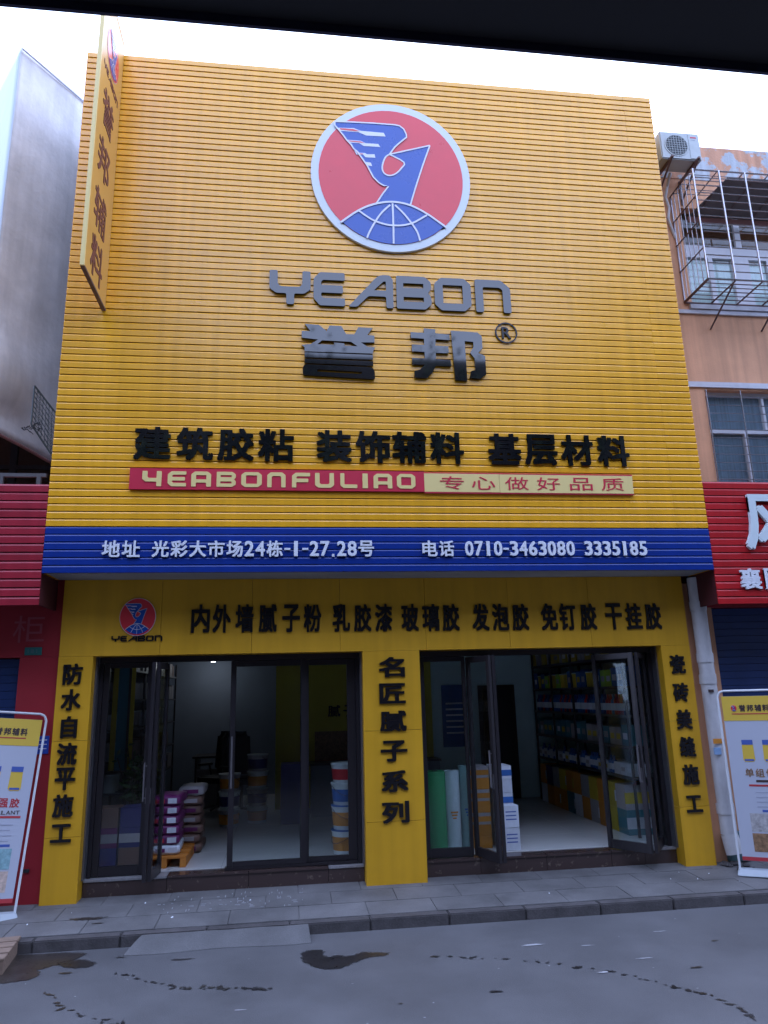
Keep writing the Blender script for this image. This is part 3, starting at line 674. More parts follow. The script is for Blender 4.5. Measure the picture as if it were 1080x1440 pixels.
for (ch, a, b) in ybox:
    s = .60/2.715; BP(cletter(ch, -.73+(a+.235)*s, -.73+(b+.235)*s, 8.36, 8.44, -1.94, .004, m_btxt, bl, axis='yz'))
for z in (9.25, 7.40, 6.0): BP(MB().box(-1.985, -1.945, -.011, .0, z-.03, z+.03).build('bracket', m_rust, bl))
BP(MB().tube((-1.965,-.3,9.345), (-1.965,.02,9.245), .008).build('stay_rod', m_rust, bl))

# ------------------------------------------------------------------ left neighbour
nl = thing('neighbour_building', 'red and terracotta neighbouring building left of the yellow shop', 'building', (-5, 1, 0))
def NP(par, o): o.matrix_parent_inverse = Matrix.Translation(par.location).inverted(); return o
NP(nl, box('ground_floor_wall', (-2.66, -2.274, .55, .78, .10, 2.378), m_redwall, nl)); NP(nl, box('ground_floor_wall', (-9, -2.274, .551, .78, 2.380, 4.05), m_redwall, nl))
NP(nl, box('ground_floor_wall', (-9, -6.2, .55, .78, .10, 2.378), m_redwall, nl))
NP(nl, box('upper_wall', (-9, -4.45, 2.3, 2.5, 4.051, 9.0), m_terra, nl)); NP(nl, box('upper_wall', (-4.449, -2.46, 2.3, 2.5, 5.7, 9.0), m_terra, nl)); NP(nl, box('upper_wall', (-4.449, -2.46, 2.3, 2.5, 4.051, 4.35), m_terra, nl))
NP(nl, box('balcony_floor', (-9, -2.46, .781, 2.299, 3.95, 4.05), m_terra, nl))
wf = NP(nl, box('window_frame', (-4.449, -4.38, 2.33, 2.40, 4.351, 5.699), m_dark, nl))
for b_ in ((-3.62, -3.54, 2.33, 2.40, 4.351, 5.699), (-2.96, -2.90, 2.33, 2.40, 4.351, 5.699), (-4.379, -2.46, 2.335, 2.395, 4.90, 4.95)): box('frame_bar', b_, m_dark, wf)
box('pane', (-4.379, -2.47, 2.36, 2.366, 4.352, 5.698), m_glassd, wf)
NP(nl, box('room_back', (-4.6, -2.46, 3.3, 3.35, 4.0, 5.9), m_terra, nl))
NP(nl, box('roof', (-9, -2.46, 2.501, 7, 8.9, 9.0), m_terra, nl)); NP(nl, box('side_wall', (-9, -8.9, 2.501, 7, 0, 8.89), m_terra, nl))
NP(nl, box('side_wall', (-2.55, -2.46, 3.36, 7, 0, 8.89), m_terra, nl)); NP(nl, box('green_shutter', (-2.86, -2.52, 1.9, 1.95, 4.06, 4.95), m_mesh, nl))
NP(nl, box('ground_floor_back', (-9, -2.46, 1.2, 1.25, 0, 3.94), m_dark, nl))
shl = thing('roller_shutter', 'dark blue roller shutter closed in the red wall at the left edge', 'shutter', (-4.4, .64, 0))
for i in range(29): NP(shl, box('shutter_slat', (-6.2, -2.662, .640+(i % 2)*.004, .665, .11+i*.078, .11+i*.078+.074), m_shut, shl))
rs = thing('red_slat_sign', 'faded red slatted signboard of the shop on the left', 'signboard')
slat_sign(rs, -8.5, -2.352, 2.835, 14, .0853, m_redl, gap=.009, cc=.018)
box('backing_board', (-8.5, -2.354, .0142, .06, 2.84, 4.02), m_red_back, rs); box('side_return', (-2.375, -2.354, .062, .55, 2.84, 4.02), m_red_back, rs); box('top_cap', (-8.5, -2.376, .062, .55, 4.0, 4.02), m_red_back, rs)
rl = thing('balcony_rail', 'grey metal rail on top of the left red signboard', 'railing')
box('top_rail', (-6, -2.53, .43, .47, 4.225, 4.262), m_alul, rl)
for x in (-2.60, -2.97, -3.4, -3.9, -4.5): box('post', (x-.02, x+.02, .43, .47, 4.021, 4.224), m_alul, rl)
box('lower_rail', (-6, -2.53, .44, .46, 4.10, 4.125), m_rust, rl)
o = box('house_number_plate', (-2.618, -2.455, .540, .549, 2.400, 2.478), m_gplate); tag(o, 'small dark green house number plate on the red wall', 'number plate')
for i, x in enumerate((-2.585, -2.545, -2.505)): 
    c = box('digit', (x-.004 if i != 1 else x-.014, x+.006 if i != 1 else x+.014, .5385, .5398, 2.420, 2.460), m_teal, o)
o = box('notice_plate', (-2.421, -2.316, .541, .549, 1.455, 1.622), m_plate); tag(o, 'small blue plate on the red wall beside the yellow column', 'plate')
for i in range(3): box('print_line', (-2.405, -2.335, .5395, .5408, 1.50+i*.04, 1.508+i*.04), m_lwht, o)
o = glyph('柜', -2.60, 2.66, .30, .27, .5505, .002, m_faint, None, 0, name='faded_wall_lettering'); tag(o, 'faint outline of a removed character on the red wall', 'lettering')
o = MB().box(-2.45, -2.40, .535, .549, .40, .43).build('wall_socket', m_dark); tag(o, 'small black fitting low on the red wall by the poster stand', 'fitting')

# tarp wrapped over the protruding corner
def tarp():
    C = Vector((-3.33, .60)); d1 = Vector((math.sin(.60), math.cos(.60))); d2 = Vector((-math.sin(.62), math.cos(.62)))
    ZT_ = 9.83; mb1 = MB(); n, m = 40, 60; vs = []
    for j in range(m+1):
        t = j/m
        for i in range(n+1):
            s = i/n; L = 1.75*s
            zbot = 4.86-.10*s*3 if s < .5 else 4.71
            zbot = 4.88-.16*s*2 if s < .6 else 4.69
            z = ZT_*(1-t)+zbot*t
            p = C+d1*L
            bulge = .14*math.exp(-((s-.12)/.22)**2)*math.exp(-((t-.86)/.08)**2)-.05*math.exp(-((t-.955)/.02)**2)*math.exp(-((s-.1)/.2)**2)
            wob = .010*math.sin(3*s+2*t)+.006*math.sin(13*t+5*s)*(.3+t)+.0035*math.sin(17*s+21*t*t)*(.2+t)
            nn = Vector((d1.y, -d1.x)); p = p+nn*(wob+bulge)
            # the lower part hangs nearer the wall
            vs.append((p.x, p.y-.25*t*0, z))
    f = [(j*(n+1)+i, (j+1)*(n+1)+i, (j+1)*(n+1)+i+1, j*(n+1)+i+1) for j in range(m) for i in range(n)]
    root = thing('tarpaulin', 'pale grey tarpaulin wrapped over the corner of the left building', 'tarpaulin', (C.x, C.y, 4.7))
    def fin(o, th=.006):
        NP(root, o); md = o.modifiers.new('thick', 'SOLIDIFY'); md.thickness = th; return o
    fin(mb1.poly(vs, f).build('front_sheet', m_tarp, root, smooth=True))
    vs2 = []
    for j in range(m+1):
        t = j/m
        for i in range(13):
            s = i/12; z = ZT_*(1-t)+4.88*t
            e = vs[j*(n+1)]
            q = Vector((e[0], e[1]))+d2*2.2*s+Vector((0, -1))*.03*math.sin(7*s+6*t)*s
            vs2.append((q.x, q.y, z+.0))
    f2 = [(j*13+i, j*13+i+1, (j+1)*13+i+1, (j+1)*13+i) for j in range(m) for i in range(12)]
    fin(MB().poly(vs2, f2).build('side_sheet', m_tarpb, root, smooth=True))
    mb = MB()
    for i in range(n):
        a, b = Vector(vs[m*(n+1)+i]), Vector(vs[m*(n+1)+i+1]); mb.tube(a-Vector((0,0,.02)), b-Vector((0,0,.02)), .018, 6)
    fin(mb.build('hem', m_hem, root), .001)
    mb = MB(); a = Vector(vs[0]); b = Vector(vs[n]); mb.tube(a+Vector((.03,-.03,-.06)), b+Vector((.0,-.03,-.06)), .012, 6); fin(mb.build('top_cord', m_band, root), .001)
tarp()
lt = thing('wire_lattice', 'dark diamond wire lattice guard between the tarpaulin and yellow signboard', 'wire mesh', (-2.6, .5, 4.5))
A = Vector((-2.725,.42,5.24)); B = Vector((-2.50,.55,4.95)); C_ = Vector((-2.72,.42,4.80)); D_ = Vector((-2.47,.55,4.42))
lat = MB()
for i in range(9):
    t = i/8; lat.tube(A.lerp(C_, t), B.lerp(D_, t), .004, 4); lat.tube(A.lerp(B, t), C_.lerp(D_, t), .004, 4)
for i in range(7):
    t = i/8; lat.tube(A.lerp(C_, t), B.lerp(D_, min(1, t+.25)), .003, 4)
NP(lt, lat.build('wire', m_mesh, lt)); o = lt.children[0]; o['kind'] = 'stuff'
NP(lt, MB().tube(A, C_, .010).tube(C_, D_, .010).tube(A, B, .010).build('lattice_frame', m_mesh, lt))
sh = thing('dangling_cord', 'tangled dark cords hanging from the tarpaulin hem', 'cord', (-2.7, .4, 4.8))
mb = MB()
for k in range(5):
    p = Vector((-2.82+.03*k, .42, 4.76))
    for i in range(8):
        q = p+Vector((random.uniform(-.01, .035), random.uniform(-.02, .02), random.uniform(-.03, .035))); mb.tube(p, q, .005, 4); p = q
NP(sh, mb.build('cord', m_dark, sh))

# ------------------------------------------------------------------ right neighbour
nr = thing('neighbour_building', 'orange plastered neighbouring building right of the yellow shop', 'building', (7, 1, 0))
def NR(o): return NP(nr, o)
NR(box('ground_floor_wall', (4.584, 4.80, .60, .80, .10, 2.80), m_plast_or, nr)); NR(box('ground_floor_wall', (4.414, 4.583, .60, .779, .10, 3.08), m_plast_or, nr))
NR(box('lintel_wall', (4.584, 11, .598, .80, 2.801, 4.2), m_redwall, nr)); NR(box('ground_floor_wall', (8.3, 11, .60, .80, .1, 2.80), m_plast_or, nr))
NR(box('upper_wall', (4.50, 5.10, .60, .85, 4.201, 5.50), m_plast_or, nr)); NR(box('upper_wall', (6.5, 11, .60, .85, 4.201, 5.50), m_plast_or, nr))
NR(box('upper_wall', (4.50, 11, .60, .85, 5.501, 6.66), m_plast_or, nr))
NR(box('upper_wall', (4.50, 5.10, .60, .85, 6.661, 8.55), m_plast_or, nr)); NR(box('upper_wall', (6.7, 11, .60, .85, 6.661, 8.10), m_plast_or, nr)); NR(box('upper_wall', (5.101, 11, .60, .85, 8.101, 8.55), m_plast_or, nr))
NR(box('parapet', (4.50, 11, .592, .86, 8.551, 9.08), m_peel, nr)); NR(box('wall_band', (4.50, 11, .575, .599, 5.525, 5.595), m_band, nr)); NR(box('wall_band', (4.50, 11, .575, .599, 6.535, 6.585), m_band, nr))
NR(box('roof', (4.59, 11, .861, 7, 8.5, 8.6), m_plast_or, nr)); NR(box('side_wall', (10.9, 11, .851, 7, 0, 8.49), m_plast_or, nr)); NR(box('room_back', (4.9, 7, 2.0, 2.1, 4.1, 8.3), m_innerd, nr)); NR(box('room_floor', (4.9, 7, .86, 2.0, 6.3, 6.35), m_innerd, nr))
NR(box('window_sill', (5.05, 6.75, .56, .60, 6.60, 6.66), m_band, nr))
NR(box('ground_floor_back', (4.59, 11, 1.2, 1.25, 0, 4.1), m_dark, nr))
# lower window
w = NR(box('window_frame', (5.101, 5.135, .68, .74, 4.201, 5.50), m_uframe, nr))
for b in ((5.136, 6.5, .68, .74, 5.46, 5.499), (5.136, 6.5, .68, .74, 4.96, 5.01), (5.60, 5.64, .675, .735, 4.201, 4.959), (6.06, 6.10, .68, .74, 4.201, 4.959), (5.9, 5.93, .68, .74, 5.011, 5.459)): box('frame_bar', b, m_uframe, w)
for b in ((5.136, 6.5, .715, .72, 5.011, 5.459), (5.136, 5.599, .715, .72, 4.201, 4.959), (5.641, 6.5, .710, .715, 4.201, 4.959)): box('pane', b, m_glassm, w)
m_curtb = mat('grey_blue_curtain', (.16, .20, .26), .8, var=.35, scale=9, stretch=(6, 1, .15))
NR(box('curtain', (5.14, 6.4, .735, .74, 4.205, 4.955), m_curtb, nr)); NR(box('curtain', (5.14, 6.4, .735, .74, 5.02, 5.455), m_curtb, nr))
gb = thing('window_bars', 'flat steel security bars over the lower right window', 'window grille', (5.8, .6, 4.8))
for i in range(12): NP(gb, MB().tube((5.09, .585, 4.23+i*.106), (6.5, .585, 4.23+i*.106), .0055, 6).build('bar', m_steel, gb))
for x in (5.10, 5.555, 6.01, 6.45): NP(gb, MB().tube((x, .572, 4.20), (x, .572, 5.49), .009, 6).build('upright', m_steel, gb))
# upper window
w = NR(box('window_frame', (5.101, 5.14, .68, .74, 6.661, 8.10), m_uframe, nr))
for b in ((5.141, 6.7, .68, .74, 7.42, 7.60), (5.141, 6.7, .68, .74, 6.661, 6.71), (5.46, 5.52, .675, .735, 6.711, 7.419), (5.80, 6.04, .675, .735, 6.711, 7.419), (5.90, 5.98, .68, .74, 7.601, 8.10), (6.3, 6.36, .68, .74, 6.711, 7.419)): box('frame_bar', b, m_uframe, w)
box('pane', (5.141, 6.7, .715, .72, 7.601, 8.10), m_glassd, w); box('pane', (5.141, 6.7, .710, .714, 6.711, 7.419), m_glassm, w)
NR(box('curtain', (5.145, 6.6, .73, .735, 6.72, 7.41), m_curt, nr))
wa = thing('window_awning', 'dark brown sheet awning sloping inside the window cage', 'awning', (5.9, .4, 8.1))
NP(wa, MB().poly([(5.22,.59,7.97),(6.9,.59,7.97),(6.9,.10,8.19),(5.50,.10,8.19),(5.22,.59,7.98),(6.9,.59,7.98),(6.9,.10,8.20),(5.50,.10,8.20)], [(3,2,1,0),(4,5,6,7),(0,1,5,4),(1,2,6,5),(2,3,7,6),(3,0,4,7)]).build('awning_sheet', m_awn, wa))
NP(wa, box('rear_beam', (5.20, 6.9, .575, .598, 7.88, 7.955), mat('brown_beam', (.16, .06, .05), .7), wa))
for x in (5.3, 5.7, 6.1): NP(wa, MB().tube((x+.15, .14, 8.165), (x, .58, 7.965), .007, 5).build('awning_strut', m_rust, wa))
# cage
cg = thing('window_cage', 'projecting stainless steel security cage round the upper right window', 'window grille', (5.9, .3, 7.4))
def cb(a, b, r, m=m_steel, name='bar'): return NP(cg, MB().tube(a, b, r, 6).build(name, m, cg))
X0, X1, YF, YB, Z0c, Z1c = 4.995, 6.75, .05, .595, 6.70, 8.24
for k in range(15): cb((X0, YF, Z0c+k*(Z1c-Z0c)/14), (X1, YF, Z0c+k*(Z1c-Z0c)/14), .0075 if 0 < k < 14 else .012)
for k in range(6): x = X0+k*.352; cb((x, YF-.012, Z0c), (x, YF-.012, Z1c), .0125, name='upright')
for k in range(1, 6): y = YF+k*(YB-YF)/6; cb((X0, y, Z0c), (X0, y, Z1c), .0065); cb((X0, y, Z0c), (X1, y, Z0c), .007, m_rust if k % 2 else m_steel); cb((X0, y, Z1c), (X1, y, Z1c), .006)
cb((X0, YB-.01, Z0c), (X0, YB-.01, Z1c), .014, m_steel, 'upright')
for z in (Z0c, Z0c+.42, Z0c+.80, Z0c+1.15, Z1c): cb((X0-.008, YF, z), (X0-.008, YB, z), .009, m_rust, 'side_rail')
for k in range(6): x = X0+k*.352; cb((x, YF, Z0c-.014), (x, YB, Z0c-.014), .011, m_rust, 'base_rail'); cb((x, YF, Z1c+.010), (x, YB, Z1c+.010), .008, m_rust, 'top_rail')
cb((X0, YB-.01, Z0c-.014), (X1, YB-.01, Z0c-.014), .013, m_rust, 'base_rail')
cb((5.36, .12, Z0c-.02), (5.30, .60, 6.33), .012, m_rust, 'brace'); cb((6.06, .12, Z0c-.02), (6.00, .60, 6.33), .012, m_rust, 'brace')
# air conditioner
ac = thing('air_conditioner', 'small weathered outdoor air conditioner unit beside the top right of facade', 'air conditioner', (4.95, .3, 8.5))
def AP(o): return NP(ac, o)
AX0, AX1, AY, AZ0, AZ1 = 4.70, 5.24, .16, 8.49, 8.90
AP(box('casing', (AX0, AX1, AY+.012, AY+.26, AZ0, AZ1), m_acw, ac, .012))
AP(MB().lathe([(.165, 0), (.165, .006), (.150, .006), (.150, .001)], 28).build('fan_ring', m_acw, ac)); r = ac.children[-1]; r.rotation_euler = (PI/2, 0, 0); r.location = (AX0+.215, AY+.0115, 8.695)
o = MB().lathe([(.148, 0), (.148, .003)], 28).build('fan_well', m_acd, ac); o.rotation_euler = (PI/2, 0, 0); o.location = (AX0+.215, AY+.0115, 8.695); AP(o)
for k in range(9):
    z = 8.695-.14+k*.035; h = math.sqrt(max(.0001, .148**2-(z-8.695)**2)); AP(MB().tube((AX0+.215-h, AY-.001, z), (AX0+.215+h, AY-.001, z), .0025, 4).build('grille_wire', m_acw, ac))
for k in range(9):
    x = AX0+.215-.14+k*.035; h = math.sqrt(max(.0001, .148**2-(x-AX0-.215)**2)); AP(MB().tube((x, AY-.004, 8.695-h), (x, AY-.004, 8.695+h), .0025, 4).build('grille_wire', m_acw, ac))
AP(box('side_panel', (AX1-.15, AX1-.008, AY+.006, AY+.0118, AZ0+.02, AZ1-.02), m_acw, ac)); AP(box('badge', (AX1-.125, AX1-.045, AY+.004, AY+.0058, AZ1-.085, AZ1-.066), m_sred, ac)); AP(box('badge', (AX1-.12, AX1-.06, AY+.004, AY+.0058, AZ1-.115, AZ1-.106), m_ptxg, ac))
ab = thing('conditioner_bracket', 'rusty steel bracket pair holding up the outdoor unit', 'bracket', (4.95, .4, 8.4))
for x in (4.80, 5.16):
    NP(ab, MB().box(x-.015, x+.015, .10, .60, 8.462, 8.488).build('arm', m_rust, ab)); NP(ab, MB().tube((x, .14, 8.46), (x, .59, 8.20), .014, 6).build('strut', m_rust, ab)); NP(ab, box('wall_plate', (x-.018, x+.018, .585, .599, 8.14, 8.50), m_rust, ab))
pc = thing('conditioner_pipe', 'wrapped pale pipe curling down the wall below the outdoor unit', 'pipe', (4.95, .5, 8.3))
mb = MB(); pts = [(4.92,.40,8.47),(4.93,.52,8.35),(4.90,.55,8.20),(4.94,.56,8.05),(4.91,.57,7.9),(4.95,.58,7.75),(4.99,.59,7.62)]
for a, b in zip(pts[:-1], pts[1:]): mb.tube(a, b, .018, 8)
NP(pc, mb.build('pipe_run', m_pvc, pc))
# red sign right
rr = thing('red_slat_sign', 'bright red slatted signboard with white characters on the right', 'signboard')
slat_sign(rr, 4.530, 10.5, 2.772, 17, .0800, m_red, gap=.006, cc=.017)
box('backing_board', (4.532, 10.5, .0142, .06, 2.78, 4.13), m_red_back, rr); box('side_return', (4.532, 4.55, .062, .59, 2.78, 4.13), m_red_back, rr); box('top_cap', (4.551, 10.5, .062, .59, 4.10, 4.13), m_red_back, rr)
mw2 = mat('grey_white_letter', (.62, .70, .72), .4)
glyph('风', 5.265, 3.665, .66, .62, -.004, .035, mw2, rr, .024)
glyph('襄', 4.925, 3.035, .245, .225, -.003, .02, m_wht, rr, .024); glyph('阳', 5.205, 3.035, .235, .225, -.003, .02, m_wht, rr, .024)
sr = thing('roller_shutter', 'navy blue roller shutter closed behind the right poster stand', 'shutter', (6.5, .68, 0))
for i in range(34): NP(sr, box('shutter_slat', (4.802, 8.298, .670+(i % 2)*.004, .695, .11+i*.079, .11+i*.079+.075), m_shut, sr))
# downpipe
dp = thing('downpipe', 'grimy white drainpipe between the yellow column and orange wall', 'drainpipe', (4.56, .46, 0))
def DP(o): return NP(dp, o)
px_, py_ = 4.555, .455
DP(MB().tube((px_+.02, py_, .42), (px_, py_, 3.12), .082, 18).build('pipe', m_pvc, dp, smooth=True))
for z in (.62, 1.95, 2.18, 2.75): DP(MB().tube((px_+.018-.006*z, py_, z), (px_+.018-.006*z, py_, z+.10), .090, 18).build('pipe_collar', m_pvc, dp, smooth=True))
DP(MB().tube((px_+.02, py_, .42), (px_+.045, py_-.03, .235), .084, 18, .092).build('pipe_shoe', m_pvc, dp, smooth=True))
DP(MB().box(px_-.07, px_+.03, py_-.0885, py_-.075, 1.33, 1.38).build('orange_sticker', m_orl, dp)); DP(MB().box(px_-.075, px_+.0, py_-.088, py_-.07, 1.22, 1.29).build('blue_sticker', mat('pale_blue_print', (.25, .40, .62), .5), dp)); DP(MB().box(px_-.05, px_+.005, py_-.089, py_-.075, 1.86, 1.89).build('phone_mark', m_ptxt, dp))
o = MB(); random.seed(3)
for _ in range(14):
    x, y, s = random.uniform(4.45, 4.72), random.uniform(.25, .52), random.uniform(.015, .045); o.lathe([(s*.6, 0), (s, s*.35), (s*.7, s*.9), (.002, s)], 6, (x, y, zp(y)))
tag(o.build('rubble', m_kerb), 'dark rubble heaped at the foot of the drainpipe', kind='stuff')
o = MB().box(4.60, 4.82, .52, .598, .135, .42).build('teal_board', m_teal, bevel=.004); tag(o, 'faded teal board standing against the orange wall behind the pipe', 'board')

# ------------------------------------------------------------------ poster stands
def poster(label, loc, rz, chars_at, title, flip, lean=.06):
    t = thing('poster_stand', label, 'poster stand', loc, rot=(-lean, .095 if flip else 0, rz))
    Wd, H0, H1 = .62, .13, 1.76
    # frame tube with rounded upper corners
    pts = [(0, .04), (0, H1-.06), (.02, H1-.015), (.06, H1), (Wd-.06, H1), (Wd-.02, H1-.015), (Wd, H1-.06), (Wd, .04)]
    mb = MB()
    for a, b in zip(pts[:-1], pts[1:]): mb.tube((a[0], 0, a[1]), (b[0], 0, b[1]), .011, 8)
    mb.build('frame_tube', m_ptube, t, smooth=True)
    s0, s1 = (.035, .61) if not flip else (.01, .585)
    sh_ = box('poster_sheet', (s0, s1, -.002, .002, H0, H1-.055), m_pos, t)
    box('yellow_header', (s0, s1, -.0045, -.0022, H1-.30, H1-.056), m_posy, sh_)
    box('red_footer', (s0, s1, -.0045, -.0022, H0, H0+.035), m_ptxr, sh_)
    zc = H1-.175
    if not flip:
        logo(sh_, s0+.105, zc, .028, .032, -.0046, .002, ring=False, sub=False)
    for k, ch in enumerate('誉邦辅料'): glyph(ch, (s0+.185 if not flip else s1-.36)+k*.072, zc, .062, .068, -.0046, .002, m_ptxt, sh_, .03, name='print')
    box('print_line', (s0+.08, s1-.12, -.0066, -.0046, zc-.062, zc-.052), m_ptxr, sh_)
    for k in range(2 if not flip else 2):
        x = s0+.13+k*.19 if not flip else s1-.20-k*.19
        f = lambda a, b, x=x: (x+a, b)
        zb_ = 1.06
        shape([[(0, zb_+.02), (.015, zb_), (.095, zb_), (.11, zb_+.02), (.105, zb_+.21), (.005, zb_+.21)]], f, -.0025, .002, m_posy, sh_, 'pictured_bucket')
        box('print_band', (x+.004, x+.106, -.0065, -.0046, zb_+.165, zb_+.212), m_ptxb, sh_); box('print_band', (x+.012, x+.098, -.0065, -.0046, zb_+.008, zb_+.026), m_ptxb, sh_)
    for k, ch in enumerate(title): glyph(ch, (s0+.17+k*.095) if not flip else s1-.12-(len(title)-1-k)*.095, .955, .080, .080, -.0025, .002, m_ptxr if flip else m_pbr, sh_, .02, name='print')
    if flip: line('SEALANT', s1-.34, s1-.06, .855, .89, -.0025, .002, m_ptxt, sh_, .01)
    else: box('print_line', (s0+.22, s1-.06, -.0045, -.0025, .865, .887), m_ptxt, sh_)
    box('print_line', (s0+.15, s1-.05, -.0045, -.0025, .825, .843), m_ptxr, sh_)
    for k in range(4): box('print_line', (s0+.20, s1-.10-.02*(k % 2), -.0045, -.0025, .765-k*.045, .772-k*.045), m_ptxg, sh_)
    box('print_line', (s0+.24, s1-.10, -.0045, -.0025, .585, .606), m_ptxb, sh_)
    ph = [m_pgr, m_pbr, m_pbr, m_ptl] if not flip else [m_pgr, m_ptl, m_pbr, m_ppk]
    for k in range(4):
        x = (s0+.12+(k % 2)*.19) if not flip else s1-.44+(k % 2)*.19; z = .40-(k//2)*.185
        box('pictured_photo', (x, x+.175, -.0045, -.0025, z, z+.17), ph[k], sh_)
    bs = MB(); bs.poly([(-.03,-.10,0),(Wd+.03,-.10,0),(Wd+.03,.10,0),(-.03,.10,0),(-.01,-.05,.055),(Wd+.01,-.05,.055),(Wd+.01,.05,.055),(-.01,.05,.055)], [(3,2,1,0),(4,5,6,7),(0,1,5,4),(1,2,6,5),(2,3,7,6),(3,0,4,7)])
    o = bs.build('base', m_pbase, t, bevel=.008); o.rotation_euler = (lean, 0, 0)
    return t
poster('poster stand leaning by the orange wall at the right edge', (4.45, .13, .112), -.55, 0, '单组份强', False, .0)
tl = poster('poster stand with seam sealant advert at the left edge', (-2.40-.62*math.cos(.42), .24-.62*math.sin(.42), .145), .42, 0, '强胶', True, .13)

# pallet on the road at the left
pl = thing('wooden_pallet', 'weathered wooden pallet lying on the road at the left edge', 'pallet', (-2.6, -.7, 0), .12)
for i in range(4): box('plank', (-.55, .50, -.30+i*.145, -.30+i*.145+.125, .095, .115), m_wood, pl, .003)
for x in (-.5, -.02, .44): box('bearer', (x, x+.055, -.295, .255, .002, .094), m_wood, pl, .003)
# ------------------------------------------------------------------ inside the shop
def bucket_mesh(r, h, mtl, lid):
    me = MB().lathe([(r*.84, 0), (r*.86, .01), (r*.99, h*.90), (r*1.03, h*.905), (r*1.03, h*.94), (r, h*.95)], 22).mesh('bucket_body', mtl, True)
    return me
def bucket(name, x, y, z, r, h, body, band, lid, label, group, parts=True):
    t = thing(name, label, 'bucket', (x, y, z), random.uniform(0, 6), group)
    link('bucket_body', bucket_mesh(r, h, body, lid), t)
    MB().lathe([(r*.9, h*.951), (r*1.05, h*.951), (r*1.05, h*.995), (r*.95, h*.998), (.001, h*.998)], 22).build('lid', lid, t, True)
    MB().lathe([(r*.885, h*.16), (r*.892, h*.16), (r*.965, h*.72), (r*.96, h*.72)], 22).build('label_band', band, t, True)
    mb = MB(); pp = [(r*1.03*math.cos(a), r*1.03*math.sin(a), h*.86-.10*math.sin((a))) for a in [PI*i/8 for i in range(9)]]
    for a, b in zip(pp[:-1], pp[1:]): mb.tube(a, b, .003, 4)
    mb.build('handle', m_steel, t); return t
z = .294
for k, (h, bd, lab) in enumerate([(.245, m_orl, 'white bucket with orange band, bottom of the stack behind left glass'), (.245, m_orl, 'orange banded bucket second from the bottom of the glass side stack'), (.225, m_bluel, 'white bucket with a blue label third up in the stack'), (.20, m_redl2, 'red and white bucket on top of the stack behind left glass')]):
    bucket('paint_bucket', .615, 1.22, z, .150, h, m_whiteb, bd, m_bluel if k < 2 else m_whiteb, lab, None); z += h+.001
# further stacks near the desk
for i, (x, y, n) in enumerate(((-.78, 3.3, 3), (-.42, 3.5, 4))):
    z = .294
    for k in range(n): bucket('paint_bucket', x, y, z, .14, .22, m_whiteb if (k+i) % 2 else m_cart, m_navy if k % 2 else m_orl, m_whiteb, 'dim bucket in the two stacks standing midway into the left room', 'stacked buckets midway into the room'); z += .221
def carton(x0, x1, y0, y1, z0, z1, mtl, label, group=None, band=None, cat='carton', name='carton', lines=False):
    t = thing(name, label, cat, ((x0+x1)/2, (y0+y1)/2, z0), 0, group)
    hx_, hy, h = (x1-x0)/2, (y1-y0)/2, z1-z0
    box('carton_body', (-hx_, hx_, -hy, hy, 0, h), mtl, t, .003)
    if band: box('printed_band', (-hx_-.0015, hx_+.0015, -hy-.0015, -hy+.02, h*.25, h*.70), band, t)
    if lines:
        for k in range(3): box('print_line', (-hx_*.6, hx_*.7, -hy-.0015, -hy+.001, h*(.35+.17*k), h*(.40+.17*k)), m_ptxb, t)
    return t
carton(-.10, .16, 3.2, 3.55, .294, 1.05, m_navy, 'tall navy blue bin standing before the olive wall', cat='bin', name='storage_bin', band=m_navy)
z = .294
for k in range(7):
    carton(1.99, 2.19, 1.05, 1.35, z, z+.118, [m_cart, m_orl][k % 2] if k else m_orl, 'small carton in the orange and grey stack behind folded glass leaf', 'orange and grey carton stack', m_orl if k % 2 == 0 else None); z += .1195
z = .294
for k in range(6):
    carton(2.24, 2.44, 1.02, 1.32, z, z+.138, m_whc, 'white carton with blue band in the tall stack by the door', 'white and blue carton stack', m_bluel if k % 2 else None); z += .1395
for k in range(2): carton(2.265, 2.445, .86, 1.0, .294+k*.225, .294+k*.225+.222, m_whc, ['lower', 'upper'][k]+' tall white carton with small print at the door opening', None, None, lines=True)
def roll(x, y, r, h, mtl, label, mark=None):
    t = thing('membrane_roll', label, 'roll', (x, y, .294), 0)
    MB().lathe([(r*.98, 0), (r, .005), (r, h-.005), (r*.97, h)], 26).build('wrap', mtl, t, True)
    MB().lathe([(r*.25, h+.0005), (r*.3, h+.004), (r*.2, h+.004)], 16).build('core_end', m_dark, t, True)
    if mark:
        for k in range(3): box('print_mark', (-.02-.01*k, .02+.01*k, -r-.002, -r*.90, h*.38+k*.03, h*.40+k*.03), mark, t)
    return t
roll(1.60, 1.14, .115, .80, m_grn, 'tall green roll standing behind the glass beside the middle column')
roll(1.795, 1.16, .082, .80, m_wrl, 'white roll with orange print standing next to the green roll', m_orl)
roll(1.965, 1.22, .080, .84, m_trl, 'pale teal roll with blue print, rightmost of three rolls', m_bluel)
